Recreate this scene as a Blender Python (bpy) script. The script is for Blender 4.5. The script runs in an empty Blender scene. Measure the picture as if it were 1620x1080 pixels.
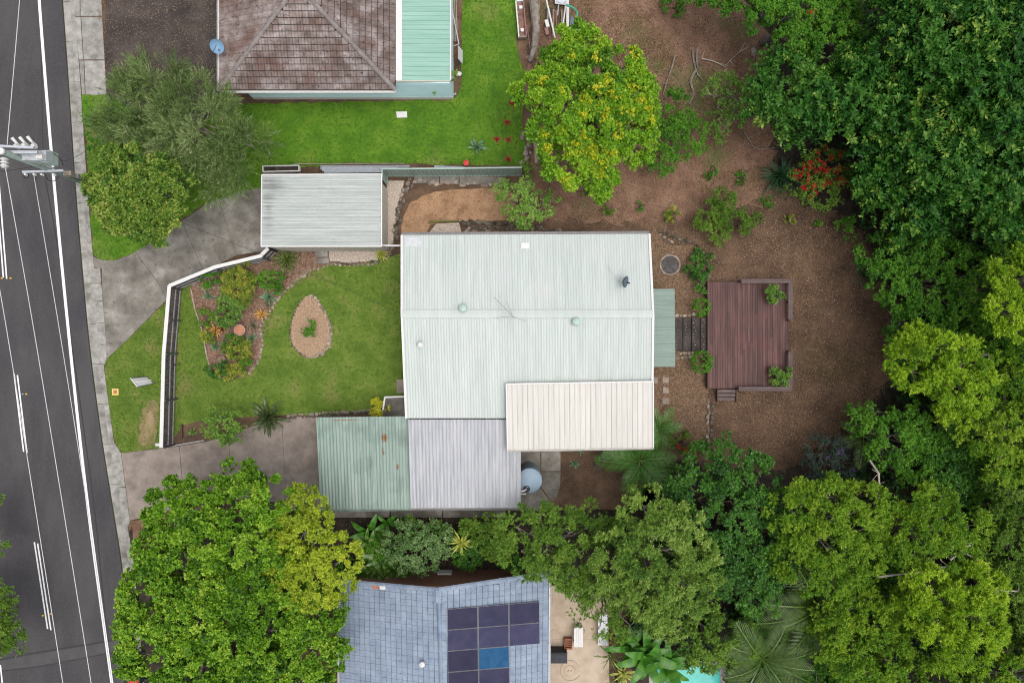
import bpy, math, random
import numpy as np
from mathutils import Vector, Matrix
random.seed(7)
S = bpy.context.scene
COL = S.collection
H = 40.0; F = 1080.0                      # drone height above the yard (m), focal length in photo pixels

# ---------------------------------------------------------------- camera, sky, sun, exposure
cam = bpy.data.objects.new('camera', bpy.data.cameras.new('camera')); COL.objects.link(cam)
cam.location = (0, 0, H); cam.rotation_euler = (0, 0, 0)
cam.data.sensor_width = 36; cam.data.lens = 24; cam.data.clip_end = 1000
S.camera = cam
SUN_EL, SUN_AZ = math.radians(76), math.radians(115)      # azimuth clockwise from +Y
w = bpy.data.worlds.new('World'); S.world = w; w.use_nodes = True
wn = w.node_tree.nodes; wn.clear()
sky = wn.new('ShaderNodeTexSky'); sky.sky_type = 'NISHITA'; sky.sun_disc = False
sky.sun_elevation = SUN_EL; sky.sun_rotation = SUN_AZ; sky.dust_density = 6; sky.air_density = 1; sky.ozone_density = 0.6
hs = wn.new('ShaderNodeHueSaturation'); hs.inputs['Saturation'].default_value = 0.35     # thin white overcast
bg = wn.new('ShaderNodeBackground'); bg.inputs[1].default_value = 0.15
wo = wn.new('ShaderNodeOutputWorld')
w.node_tree.links.new(sky.outputs[0], hs.inputs['Color']); w.node_tree.links.new(hs.outputs[0], bg.inputs[0]); w.node_tree.links.new(bg.outputs[0], wo.inputs[0])
sl = bpy.data.lights.new('sun', 'SUN'); sl.energy = 0.75; sl.angle = math.radians(55); sl.color = (1, .96, .9)
so = bpy.data.objects.new('sun', sl); COL.objects.link(so)
sd = Vector((math.sin(SUN_AZ)*math.cos(SUN_EL), math.cos(SUN_AZ)*math.cos(SUN_EL), math.sin(SUN_EL)))
so.rotation_euler = sd.to_track_quat('Z', 'Y').to_euler(); so.location = (30, 10, 60)
S.render.engine = 'CYCLES'
S.view_settings.view_transform = 'Standard'; S.view_settings.look = 'None'
S.view_settings.exposure = 0.39; S.view_settings.gamma = 1
S.cycles.use_denoising = True; S.cycles.denoising_prefilter = 'NONE'; S.cycles.filter_width = 1.1; S.cycles.max_bounces = 6; S.cycles.diffuse_bounces = 3; S.cycles.transmission_bounces = 4; S.cycles.glossy_bounces = 2

# ---------------------------------------------------------------- helpers
def P(px, py, z=0.0):
    k = (H - z)/F
    return Vector(((px - 810)*k, (540 - py)*k, z))
def P2(pts, z=0.0): return [P(a, b, z).xy[:] for a, b in pts]
WM = {}
def setpar(o, parent):
    WM[o.name] = o.matrix_basis.copy()
    if parent is not None:
        o.parent = parent; o.matrix_parent_inverse = WM[parent.name].inverted()
    return o
def tag(o, label, cat=None, group=None, kind=None):
    o['label'] = label
    if cat: o['category'] = cat
    if group: o['group'] = group
    if kind: o['kind'] = kind
    return o
def thing(name, label, cat, loc, group=None, kind=None):
    o = bpy.data.objects.new(name, None); COL.objects.link(o); o.location = loc; o.empty_display_size = .2
    o.matrix_basis = Matrix.Translation(Vector(loc)); setpar(o, None)
    return tag(o, label, cat, group, kind)
def link(name, me, mat, parent=None, recenter=True):
    if mat is not None and not me.materials: me.materials.append(mat)
    o = bpy.data.objects.new(name, me); COL.objects.link(o)
    if parent is None and recenter and len(me.vertices):
        n = len(me.vertices); a = np.empty(n*3, np.float32); me.vertices.foreach_get('co', a); a = a.reshape(-1, 3)
        c = np.array([(a[:, 0].min()+a[:, 0].max())/2, (a[:, 1].min()+a[:, 1].max())/2, a[:, 2].min()], np.float32)
        a -= c; me.vertices.foreach_set('co', a.ravel()); me.update()
        o.matrix_basis = Matrix.Translation(Vector([float(q) for q in c]))
    return setpar(o, parent)
def inst(name, me, mtx, parent):
    o = bpy.data.objects.new(name, me); COL.objects.link(o); o.matrix_basis = mtx
    return setpar(o, parent)
class MB:
    def __init__(s): s.v = []; s.f = []
    def add(s, v, f):
        n = len(s.v); s.v += [tuple(q) for q in v]; s.f += [tuple(i+n for i in q) for q in f]; return s
    def box(s, x0, x1, y0, y1, z0, z1):
        return s.add([(x0,y0,z0),(x1,y0,z0),(x1,y1,z0),(x0,y1,z0),(x0,y0,z1),(x1,y0,z1),(x1,y1,z1),(x0,y1,z1)],
                     [(3,2,1,0),(4,5,6,7),(0,1,5,4),(1,2,6,5),(2,3,7,6),(3,0,4,7)])
    def prism(s, pts, z0, z1):
        n = len(pts)
        ar = sum(pts[i][0]*pts[(i+1)%n][1]-pts[(i+1)%n][0]*pts[i][1] for i in range(n))
        if ar < 0: pts = pts[::-1]
        return s.add([(x,y,z0) for x,y in pts]+[(x,y,z1) for x,y in pts],
                     [tuple(range(n-1,-1,-1)), tuple(range(n,2*n))]+[(i,(i+1)%n,n+(i+1)%n,n+i) for i in range(n)])
    def sheet(s, pts, z):
        n = len(pts)
        ar = sum(pts[i][0]*pts[(i+1)%n][1]-pts[(i+1)%n][0]*pts[i][1] for i in range(n))
        if ar < 0: pts = pts[::-1]
        return s.add([(x,y,z) for x,y in pts], [tuple(range(n))])
    def bar(s, a, b, wd, ht, up=(0,0,1)):
        a = Vector(a); b = Vector(b); d = (b-a).normalized(); up = Vector(up)
        if abs(d.dot(up)) > .99: up = Vector((1,0,0))
        r = d.cross(up).normalized(); u = r.cross(d)
        v = []
        for p in (a, b):
            for i, j in ((-1,-1),(1,-1),(1,1),(-1,1)): v.append(p + r*wd/2*i + u*ht/2*j)
        return s.add(v, [(0,1,2,3),(7,6,5,4),(0,4,5,1),(1,5,6,2),(2,6,7,3),(3,7,4,0)])
    def tube(s, pts, r, n=6, cap=True):
        pts = [Vector(p) for p in pts]; rs = r if isinstance(r, (list, tuple)) else [r]*len(pts)
        v = []; f = []
        for i, p in enumerate(pts):
            d = (pts[min(i+1, len(pts)-1)] - pts[max(i-1, 0)])
            d = d.normalized() if d.length > 1e-6 else Vector((0,0,1))
            a = Vector((1,0,0)) if abs(d.x) < .8 else Vector((0,1,0))
            x = d.cross(a).normalized(); y = d.cross(x)
            for k in range(n):
                t = 2*math.pi*k/n; v.append(p + (x*math.cos(t)+y*math.sin(t))*rs[i])
        for i in range(len(pts)-1):
            for k in range(n): f.append((i*n+k, i*n+(k+1)%n, (i+1)*n+(k+1)%n, (i+1)*n+k))
        if cap: f += [tuple(range(n-1,-1,-1)), tuple(range((len(pts)-1)*n, len(pts)*n))]
        return s.add(v, f)
    def lathe(s, prof, c, n=24):
        v = []; f = []; c = Vector(c)
        for r, z in prof:
            for k in range(n):
                t = 2*math.pi*k/n; v.append((c.x+r*math.cos(t), c.y+r*math.sin(t), c.z+z))
        for i in range(len(prof)-1):
            for k in range(n): f.append((i*n+k, i*n+(k+1)%n, (i+1)*n+(k+1)%n, (i+1)*n+k))
        f += [tuple(range(n-1,-1,-1)), tuple(range((len(prof)-1)*n, len(prof)*n))]
        return s.add(v, f)
    def mesh(s, name):
        me = bpy.data.meshes.new(name); me.from_pydata(s.v, [], s.f); me.update(); return me
    def build(s, name, mat, parent=None, smooth=False):
        me = s.mesh(name)
        if smooth: me.polygons.foreach_set('use_smooth', [True]*len(me.polygons))
        return link(name, me, mat, parent)
def smooth(pts, n=6, closed=True):
    out = []; m = len(pts)
    for i in range(m if closed else m-1):
        p = [Vector(pts[(i+k) % m] if closed else pts[min(max(i+k, 0), m-1)]) for k in (-1, 0, 1, 2)]
        for j in range(n):
            t = j/n
            out.append(tuple(.5*((2*p[1])+(p[2]-p[0])*t+(2*p[0]-5*p[1]+4*p[2]-p[3])*t*t+(3*p[1]-p[0]-3*p[2]+p[3])*t**3)))
    if not closed: out.append(tuple(pts[-1]))
    return out
def inset(pts, d):
    n = len(pts); ar = sum(pts[i][0]*pts[(i+1)%n][1]-pts[(i+1)%n][0]*pts[i][1] for i in range(n))
    if ar < 0: pts = pts[::-1]
    out = []
    for i in range(n):
        a, b, c = Vector(pts[i-1]), Vector(pts[i]), Vector(pts[(i+1) % n])
        e1 = (b-a).normalized(); e2 = (c-b).normalized(); n1 = Vector((-e1.y, e1.x)); n2 = Vector((-e2.y, e2.x))
        k = max(.35, 1+n1.dot(n2)); q = b + (n1+n2)*(d/k); out.append((q.x, q.y))
    return out
def inpoly(x, y, poly):
    r = np.zeros(len(x), bool); n = len(poly)
    for i in range(n):
        x0, y0 = poly[i]; x1, y1 = poly[i-1]
        if y0 == y1: continue
        r ^= ((y0 > y) != (y1 > y)) & (x < (x1-x0)*(y-y0)/(y1-y0)+x0)
    return r
def wobble(pts, a, step=.35, seed=1):
    rg = random.Random(seed); out = []; n = len(pts)
    for i in range(n):
        p, q = Vector(pts[i]), Vector(pts[(i+1) % n]); k = max(1, int((q-p).length/step))
        for j in range(k):
            c = p.lerp(q, j/k); out.append((c.x+rg.uniform(-a, a), c.y+rg.uniform(-a, a)))
    return out

# ---------------------------------------------------------------- materials
def M(name, c1, c2=None, c3=None, scale=2.0, rough=.8, bump=0.0, bscale=40, stretch=(1,1,1), speck=None, sscale=30, sthr=(.6,.68), rand=0.0, spec=.3, metal=0.0, pos=(.35,.5,.65), patch=None, pscale=.4, pthr=(.5,.6), k=1.0, spots=()):
    k = k if isinstance(k, tuple) else (k, k, k); kk = lambda c: None if c is None else tuple(a*b for a, b in zip(c, k))
    c1, c2, c3, speck, patch = map(kk, (c1, c2, c3, speck, patch))
    m = bpy.data.materials.new(name); m.use_nodes = True; nt = m.node_tree; N = nt.nodes; L = nt.links; N.clear()
    out = N.new('ShaderNodeOutputMaterial'); b = N.new('ShaderNodeBsdfPrincipled'); L.new(b.outputs[0], out.inputs[0])
    b.inputs['Roughness'].default_value = rough; b.inputs['Specular IOR Level'].default_value = spec; b.inputs['Metallic'].default_value = metal
    g = N.new('ShaderNodeNewGeometry'); mp = N.new('ShaderNodeMapping'); mp.inputs['Scale'].default_value = stretch; L.new(g.outputs['Position'], mp.inputs[0])
    c2 = c2 or c1
    nz = N.new('ShaderNodeTexNoise'); nz.inputs['Scale'].default_value = scale; nz.inputs['Detail'].default_value = 8; nz.inputs['Roughness'].default_value = .65; L.new(mp.outputs[0], nz.inputs['Vector'])
    cr = N.new('ShaderNodeValToRGB'); L.new(nz.outputs['Fac'], cr.inputs[0]); e = cr.color_ramp.elements
    e[0].position = pos[0]; e[0].color = (*c1, 1); e[1].position = pos[2]; e[1].color = (*(c3 or c2), 1)
    if c3: q = e.new(pos[1]); q.color = (*c2, 1)
    col = cr.outputs[0]
    def mixin(col, color, sc, thr, st=None):
        n2 = N.new('ShaderNodeTexNoise'); n2.inputs['Scale'].default_value = sc; n2.inputs['Detail'].default_value = 5; L.new((mp if st else g).outputs[0] if st else g.outputs['Position'], n2.inputs['Vector'])
        r = N.new('ShaderNodeMapRange'); r.inputs[1].default_value = thr[0]; r.inputs[2].default_value = thr[1]; L.new(n2.outputs['Fac'], r.inputs[0])
        mx = N.new('ShaderNodeMix'); mx.data_type = 'RGBA'; L.new(r.outputs[0], mx.inputs[0]); L.new(col, mx.inputs[6]); mx.inputs[7].default_value = (*color, 1)
        return mx.outputs[2]
    if patch: col = mixin(col, patch, pscale, pthr)
    if speck: col = mixin(col, speck, sscale, sthr)
    for (sx, sy, rx, ry, color, nscale, lo, hi) in spots:            # stains and rust of their own shape, at their place on the sheet
        sb = N.new('ShaderNodeVectorMath'); sb.operation = 'SUBTRACT'; sb.inputs[1].default_value = (sx, sy, 0); L.new(g.outputs['Position'], sb.inputs[0])
        ml = N.new('ShaderNodeVectorMath'); ml.operation = 'MULTIPLY'; ml.inputs[1].default_value = (1/rx, 1/ry, 0); L.new(sb.outputs[0], ml.inputs[0])
        ln = N.new('ShaderNodeVectorMath'); ln.operation = 'LENGTH'; L.new(ml.outputs[0], ln.inputs[0])
        n4 = N.new('ShaderNodeTexNoise'); n4.inputs['Scale'].default_value = nscale; n4.inputs['Detail'].default_value = 6; L.new(mp.outputs[0], n4.inputs['Vector'])
        su = N.new('ShaderNodeMath'); su.operation = 'MULTIPLY_ADD'; su.inputs[1].default_value = -.35; L.new(ln.outputs['Value'], su.inputs[0]); L.new(n4.outputs['Fac'], su.inputs[2])
        mr = N.new('ShaderNodeMapRange'); mr.inputs[1].default_value = lo; mr.inputs[2].default_value = hi; L.new(su.outputs[0], mr.inputs[0])
        mx = N.new('ShaderNodeMix'); mx.data_type = 'RGBA'; L.new(mr.outputs[0], mx.inputs[0]); L.new(col, mx.inputs[6]); mx.inputs[7].default_value = (*color, 1); col = mx.outputs[2]
    if rand:
        oi = N.new('ShaderNodeObjectInfo'); r = N.new('ShaderNodeMapRange'); r.inputs[3].default_value = 1-rand; r.inputs[4].default_value = 1+rand; L.new(oi.outputs['Random'], r.inputs[0])
        mx = N.new('ShaderNodeVectorMath'); mx.operation = 'MULTIPLY'; L.new(col, mx.inputs[0]); L.new(r.outputs[0], mx.inputs[1]); col = mx.outputs[0]
    L.new(col, b.inputs['Base Color'])
    if bump:
        n3 = N.new('ShaderNodeTexNoise'); n3.inputs['Scale'].default_value = bscale; n3.inputs['Detail'].default_value = 4; L.new(g.outputs['Position'], n3.inputs['Vector'])
        bp = N.new('ShaderNodeBump'); bp.inputs['Strength'].default_value = 1; bp.inputs['Distance'].default_value = bump; L.new(n3.outputs['Fac'], bp.inputs['Height']); L.new(bp.outputs[0], b.inputs['Normal'])
    return m
def LM(name, cols, trans=.28, rough=.5, spec=.35, var=.0):
    """leaf: colour picked per leaf by its own 'rnd' attribute"""
    m = bpy.data.materials.new(name); m.use_nodes = True; nt = m.node_tree; N = nt.nodes; L = nt.links; N.clear()
    out = N.new('ShaderNodeOutputMaterial'); b = N.new('ShaderNodeBsdfPrincipled'); t = N.new('ShaderNodeBsdfTranslucent'); mx = N.new('ShaderNodeMixShader')
    a = N.new('ShaderNodeAttribute'); a.attribute_name = 'rnd'; cr = N.new('ShaderNodeValToRGB'); L.new(a.outputs['Fac'], cr.inputs[0]); e = cr.color_ramp.elements
    for i, c in enumerate(cols):
        p = i/max(1, len(cols)-1)
        if i == 0: e[0].position = 0; e[0].color = (*c, 1)
        elif i == len(cols)-1: e[-1].position = 1; e[-1].color = (*c, 1)
        else: q = e.new(p); q.color = (*c, 1)
    b.inputs['Roughness'].default_value = rough; b.inputs['Specular IOR Level'].default_value = spec; mx.inputs[0].default_value = trans
    L.new(cr.outputs[0], b.inputs['Base Color']); L.new(cr.outputs[0], t.inputs[0]); L.new(b.outputs[0], mx.inputs[1]); L.new(t.outputs[0], mx.inputs[2]); L.new(mx.outputs[0], out.inputs[0])
    return m
X = {}
X['ground'] = M('far ground', (.06,.05,.035), (.05,.08,.02), scale=.3)
X['yard'] = M('woodchip soil', (.07,.047,.032), (.125,.083,.055), (.19,.13,.088), scale=.9, bump=.03, bscale=25, speck=(.27,.19,.125), sscale=26, sthr=(.57,.66), patch=(.062,.04,.027), pscale=.35, pthr=(.5,.68), k=(.82,.74,.67))
X['redsoil'] = M('reddish bare soil', (.11,.062,.038), (.185,.108,.07), (.25,.155,.105), scale=.8, bump=.03, bscale=22, speck=(.3,.2,.14), sscale=24, sthr=(.58,.68), patch=(.10,.115,.035), pscale=.3, pthr=(.56,.66), k=(.93,.9,.88))
X['sand'] = M('tan gravelly sand', (.24,.15,.085), (.36,.235,.14), (.43,.29,.18), scale=1.2, bump=.02, bscale=30, speck=(.17,.10,.06), sscale=16, sthr=(.6,.7), k=(.9,.82,.77))
X['mulch'] = M('red bark mulch', (.10,.055,.038), (.2,.115,.08), (.27,.17,.125), scale=3, bump=.03, bscale=25, speck=(.36,.25,.2), sscale=24, sthr=(.6,.68))
X['palegravel'] = M('pale gravel', (.3,.25,.2), (.48,.4,.33), (.62,.54,.46), scale=14, bump=.02, bscale=28, speck=(.16,.12,.085), sscale=20, sthr=(.62,.7), k=0.85)
X['bedgravel'] = M('tan pea gravel', (.24,.165,.105), (.34,.24,.16), (.44,.33,.23), scale=9, bump=.02, bscale=30, speck=(.55,.45,.34), sscale=22, sthr=(.6,.68), k=(.85,.8,.76))
X['court'] = M('woodchip gravel', (.09,.055,.032), (.15,.093,.055), (.22,.145,.09), scale=6, bump=.02, bscale=30, speck=(.3,.21,.13), sscale=24, sthr=(.58,.66))
X['darkgravel'] = M('dark driveway gravel', (.045,.036,.032), (.075,.062,.055), (.115,.095,.085), scale=.9, bump=.015, bscale=40, speck=(.19,.14,.11), sscale=15, sthr=(.65,.7), k=0.62)
X['darkbed'] = M('near-black soil', (.016,.013,.009), (.03,.023,.016), (.05,.037,.026), scale=2, bump=.03, bscale=18)
X['asphalt'] = M('asphalt', (.046,.043,.046), (.056,.053,.056), (.068,.064,.066), scale=.7, rough=.9, bump=.008, bscale=90, speck=(.12,.115,.115), sscale=30, sthr=(.58,.72), stretch=(1,.25,1), patch=(.042,.04,.046), pscale=.25, pthr=(.5,.7))
X['patchasphalt'] = M('patched asphalt', (.058,.056,.058), (.074,.071,.073), scale=2, rough=.9, bump=.008, bscale=90)
X['seal'] = M('bitumen seal', (.026,.026,.028), rough=.6)
X['paint'] = M('road paint', (.62,.62,.63), (.78,.78,.78), scale=8, rough=.7, speck=(.35,.35,.36), sscale=30, sthr=(.68,.76), k=0.95)
X['concrete'] = M('kerb concrete', (.19,.185,.17), (.28,.27,.25), (.36,.345,.32), scale=2.2, rough=.9, bump=.006, bscale=60, rand=.1, patch=(.15,.14,.12), pscale=1.3, pthr=(.56,.72), k=0.95)
X['drive_n'] = M('stained grey concrete', (.105,.097,.083), (.175,.162,.14), (.25,.235,.21), scale=.8, rough=.9, bump=.006, bscale=60, rand=.05, patch=(.33,.31,.285), pscale=.8, pthr=(.6,.78), speck=(.085,.078,.066), sscale=5, sthr=(.6,.75), k=0.98)
X['drive_s'] = M('warm grey concrete', (.19,.158,.132), (.265,.222,.19), (.33,.28,.245), scale=1.0, rough=.9, bump=.005, bscale=60, rand=.05, patch=(.14,.12,.105), pscale=.6, pthr=(.55,.75), k=0.92)
X['patio'] = M('tan concrete', (.42,.33,.24), (.52,.42,.32), (.58,.48,.38), scale=.9, rough=.9, bump=.004, bscale=60, k=0.8)
X['lawn'] = M('lawn turf', (.075,.135,.014), (.115,.185,.022), (.165,.215,.04), scale=.9, bump=.04, bscale=30, patch=(.21,.185,.07), pscale=.45, pthr=(.56,.78), speck=(.06,.115,.012), sscale=5, sthr=(.5,.7))
X['lawn_n'] = M('lush lawn turf', (.055,.145,.006), (.09,.205,.010), (.14,.245,.02), scale=.8, bump=.04, bscale=30, patch=(.22,.235,.06), pscale=.35, pthr=(.56,.78), speck=(.045,.12,.008), sscale=5, sthr=(.5,.7))
X['roof'] = M('pale green roof sheet', (.60,.665,.635), (.66,.72,.69), (.71,.76,.735), scale=.7, rough=.5, rand=.025, stretch=(6,.5,1), patch=(.73,.74,.745), pscale=.45, pthr=(.55,.75), k=(.63,.635,.63))
X['roofgrey'] = M('weathered grey roof sheet', (.43,.445,.48), (.52,.535,.57), (.62,.63,.655), scale=.8, rough=.55, rand=.035, stretch=(7,.5,1), k=0.66)
X['roofgreen'] = M('faded green roof sheet', (.25,.375,.31), (.32,.455,.385), (.40,.53,.46), scale=.8, rough=.55, rand=.03, stretch=(6,.4,1), patch=(.2,.3,.25), pscale=.6, pthr=(.56,.76), k=(.68,.63,.65), spots=[(*P(609,692,2.45).xy, .22, .35, (.19,.07,.025), 3, .3, .36), (*P(607,715,2.4).xy, .12, .35, (.19,.07,.025), 3, .32, .38), (*P(629,738,2.4).xy, .1, .2, (.19,.07,.025), 3, .32, .38), (*P(545,664,2.5).xy, 2.2, .07, (.2,.09,.04), 4, .34, .42)])
X['roofawn'] = M('sage awning sheet', (.27,.37,.315), (.33,.43,.375), scale=1, rough=.5, rand=.03, stretch=(.4,6,1), k=(.69,.67,.68))
X['roofcream'] = M('cream patio roof sheet', (.69,.665,.615), (.76,.735,.685), (.80,.775,.735), scale=.7, rough=.5, rand=.025, stretch=(7,.4,1), speck=(.35,.3,.27), sscale=2.6, sthr=(.76,.79), k=0.65)
X['roofgar'] = M('garage roof sheet', (.50,.545,.525), (.59,.635,.61), (.68,.71,.69), scale=.8, rough=.5, rand=.03, stretch=(.4,7,1), k=0.64, spots=[(*P(432,296,2.6).xy, 1.7, 1.2, (.2,.205,.2), .8, .3, .55), (*P(425,330,2.6).xy, .6, 2.2, (.22,.225,.22), .9, .3, .55)])
X['roofmint'] = M('mint patio roof sheet', (.34,.54,.45), (.40,.60,.505), (.46,.65,.555), scale=.7, rough=.5, rand=.025, stretch=(.4,7,1), k=(.57,.645,.645))
X['white'] = M('white painted metal', (.74,.735,.72), (.8,.795,.78), scale=4, rough=.5, k=0.74)
X['cream'] = M('cream cladding', (.62,.58,.51), (.68,.64,.57), scale=3, rough=.6, k=0.78)
X['wall'] = M('pale render wall', (.5,.5,.47), (.56,.56,.53), scale=2, rough=.8)
X['bluewall'] = M('pale blue weatherboard', (.55,.78,.84), (.62,.83,.88), scale=2, rough=.7)
X['brick'] = M('brown brick wall', (.18,.09,.06), (.24,.13,.09), scale=5, rough=.9)
X['glass'] = M('window glass', (.03,.035,.04), rough=.08, spec=.6)
X['tile'] = M('weathered brown concrete tile', (.13,.095,.085), (.235,.185,.17), (.36,.315,.305), scale=1.3, rough=.9, rand=.16, bump=.004, bscale=60, stretch=(1,1,1), patch=(.16,.095,.078), pscale=.9, pthr=(.5,.72), speck=(.075,.06,.055), sscale=6, sthr=(.58,.72), k=0.73)
X['tilecap'] = M('grey ridge cap mortar', (.22,.19,.18), (.33,.295,.28), scale=4, rough=.9, rand=.1, k=0.75)
X['btile'] = M('blue grey concrete tile', (.245,.285,.355), (.31,.355,.43), (.37,.415,.485), scale=1.2, rough=.7, rand=.07, speck=(.2,.22,.27), sscale=7, sthr=(.62,.74), k=(.64,.69,.74))
X['terracotta'] = M('terracotta', (.34,.13,.075), (.42,.18,.11), scale=5, rough=.8)
X['solar'] = M('solar cells', (.026,.027,.06), (.042,.04,.078), scale=1.5, rough=.35, spec=.06, rand=.3)
X['solarblue'] = M('blue solar cells', (.012,.06,.14), (.02,.085,.18), scale=3, rough=.35, spec=.06)
X['alloy'] = M('aluminium', (.42,.44,.46), (.5,.52,.54), scale=5, rough=.45, metal=.3, k=0.85)
X['galv'] = M('galvanised steel', (.5,.54,.58), (.62,.66,.7), scale=6, rough=.5, metal=.2, k=0.8)
X['deck'] = M('stained merbau board', (.056,.025,.023), (.082,.038,.034), (.118,.052,.046), scale=1.2, rough=.6, rand=.28, stretch=(6,.5,1), bump=.003, patch=(.11,.04,.036), pscale=.9, pthr=(.56,.74))
X['benchwood'] = M('weathered brown seat board', (.12,.085,.085), (.17,.125,.12), scale=2, rough=.7, rand=.1, k=0.75)
X['oldwood'] = M('grey weathered timber', (.16,.13,.1), (.26,.215,.17), (.34,.29,.24), scale=2, rough=.9, rand=.2, stretch=(2,2,6))
X['darkwood'] = M('dark damp timber', (.05,.035,.028), (.09,.065,.05), scale=3, rough=.9, rand=.15)
X['paling'] = M('dark grey paling', (.075,.073,.08), (.13,.127,.135), scale=3, rough=.8, rand=.25)
X['greyrail'] = M('grey rail', (.26,.255,.255), (.33,.325,.32), scale=3, rough=.7, k=0.8)
X['redwood'] = M('red brown boards', (.3,.12,.07), (.42,.2,.13), scale=2, rough=.8, rand=.15)
X['greenfence'] = M('grey green steel fence', (.30,.41,.36), (.36,.47,.42), scale=2, rough=.5, rand=.04, k=0.8)
X['rock'] = M('garden rock', (.14,.105,.085), (.25,.2,.165), (.36,.31,.27), scale=4, rough=.95, bump=.02, bscale=14, rand=.35)
X['darkrock'] = M('dark mossy rock', (.05,.042,.032), (.10,.085,.065), (.16,.14,.11), scale=4, rough=.95, bump=.02, bscale=14, rand=.4)
X['palerock'] = M('pale edging rock', (.19,.15,.12), (.3,.25,.205), scale=4, rough=.95, bump=.02, bscale=14, rand=.25)
X['bark'] = M('grey bark', (.12,.1,.08), (.2,.175,.15), (.28,.25,.22), scale=3, rough=.95)
X['brownbark'] = M('brown bark', (.07,.045,.032), (.12,.08,.06), scale=4, rough=.95)
X['palebark'] = M('pale dead bark', (.32,.28,.24), (.45,.41,.36), scale=5, rough=.95)
X['pole'] = M('grey green treated pole', (.16,.21,.19), (.23,.28,.26), scale=3, rough=.9, stretch=(1,1,3))
X['wire'] = M('aluminium conductor', (.5,.5,.5), rough=.6)
X['black'] = M('black plastic', (.02,.02,.022), rough=.5)
X['darkdish'] = M('dark grey dish', (.075,.1,.125), (.09,.12,.15), scale=3, rough=.5)
X['bluedish'] = M('blue grey dish', (.15,.27,.4), (.18,.3,.43), scale=3, rough=.5)
X['tank'] = M('pale blue tank', (.22,.3,.38), (.27,.355,.43), scale=2, rough=.5)
X['vent'] = M('sage metal vent', (.33,.43,.39), (.38,.47,.43), scale=8, rough=.5)
X['grey'] = M('grey plastic', (.45,.46,.46), (.52,.53,.53), scale=5, rough=.5, k=0.8)
X['cover'] = M('charcoal fabric cover', (.035,.037,.045), (.05,.052,.06), scale=8, rough=.8)
X['greenpaint'] = M('green painted steel', (.05,.22,.14), (.07,.27,.18), scale=4, rough=.5)
X['purple'] = M('faded maroon timber', (.19,.09,.09), (.26,.14,.14), scale=4, rough=.8)
X['yellow'] = M('yellow bin lid', (.75,.42,.02), (.8,.5,.03), scale=5, rough=.4)
X['red'] = M('red bin lid', (.5,.03,.03), (.6,.05,.05), scale=5, rough=.4)
X['bingreen'] = M('dark green bin', (.02,.06,.04), rough=.5)
X['hydrant'] = M('yellow cover plate', (.62,.42,.1), (.7,.5,.18), scale=9, rough=.8)
X['water'] = M('pool water', (.075,.42,.37), (.1,.48,.43), scale=3, rough=.05, spec=.3)
X['rust'] = M('rusty steel', (.17,.06,.03), (.26,.1,.05), scale=12, rough=.9)
X['ashdisc'] = M('ashy fire pit', (.045,.042,.04), (.07,.065,.062), (.1,.094,.088), scale=4, rough=.95, bump=.01, bscale=30, speck=(.3,.28,.26), sscale=24, sthr=(.66,.72))
X['moss'] = M('mossy concrete', (.10,.10,.03), (.18,.165,.06), scale=4, rough=.95)
X['tileedge'] = M('moss and painted shadow tile edge', (.035,.028,.025), (.06,.048,.043), scale=6, rough=.95)  # moss plus the contact shadow between courses, painted into the edge colour
X['btileedge'] = M('dirt and painted shadow blue tile edge', (.055,.065,.085), (.085,.1,.125), scale=6, rough=.95)  # grime plus painted shadow where one blue tile course laps the next
X['sarking'] = M('dark roof sarking', (.03,.026,.025), rough=.95)  # underlay coloured dark so the gaps between tiles read dark
X['worn'] = M('worn dry turf', (.15,.15,.045), (.24,.185,.09), (.3,.22,.13), scale=2.2, bump=.02, bscale=30)
# ---------------------------------------------------------------- the ground, road, pavements, lawns
def struct(name, mb, mat, label, cat, parent=None, kind='structure'):
    o = mb.build(name, mat, parent)
    if parent is None: tag(o, label, cat, kind=kind)
    return o
def strip(mb, pts, wd, z):
    """flat ribbon along world xy points"""
    n = len(pts); v = []; f = []
    for i, p in enumerate(pts):
        d = Vector(pts[min(i+1, n-1)]) - Vector(pts[max(i-1, 0)]); d.normalize(); r = Vector((-d.y, d.x))*wd/2
        v += [(p[0]-r.x, p[1]-r.y, z), (p[0]+r.x, p[1]+r.y, z)]
    for i in range(n-1): f.append((2*i, 2*i+2, 2*i+3, 2*i+1))
    # faces are wound so that the ribbon looks up
    mb.add(v, [q[::-1] if (Vector(v[q[1]])-Vector(v[q[0]])).cross(Vector(v[q[3]])-Vector(v[q[0]])).z < 0 else q for q in f]); return mb
ground = struct('ground', MB().sheet([(-200,-200),(200,-200),(200,200),(-200,200)], -.16), X['ground'], 'dark earth under and beyond the street and gardens', 'ground')
K = smooth([(84,-190),(98,0),(108,140),(118,290),(127,400),(140,540),(158,680),(177,800),(193,904),(205,1040),(222,1270)], 8, False)
def koff(d): return [(x+d, y) for x, y in K]
ZR = -.11
road = struct('road', MB().sheet(P2([(-330,-190)]+K+[(-330+130,1270)], ZR), ZR), X['asphalt'], 'dark grey asphalt street with white painted lines', 'road')
E = smooth([(50,-190),(62,0),(83,260),(110,540),(139,800),(177,1080),(202,1270)], 8, False)
struct('edge_line', strip(MB(), P2(E, ZR), .17, ZR+.005), X['paint'], '', '', road)
for seg in ([(-15,180),(-4,290),(8,440)], [(25,592),(40,715)], [(57,858),(78,995)], [(-2,1050),(12,1180)]):
    for k in (0, 1):
        struct('centre_dash', strip(MB(), P2([(x+k*5.2-2.6, y+(k-.5)*2) for x, y in seg], ZR), .085, ZR+.005), X['paint'], '', '', road)
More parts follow.
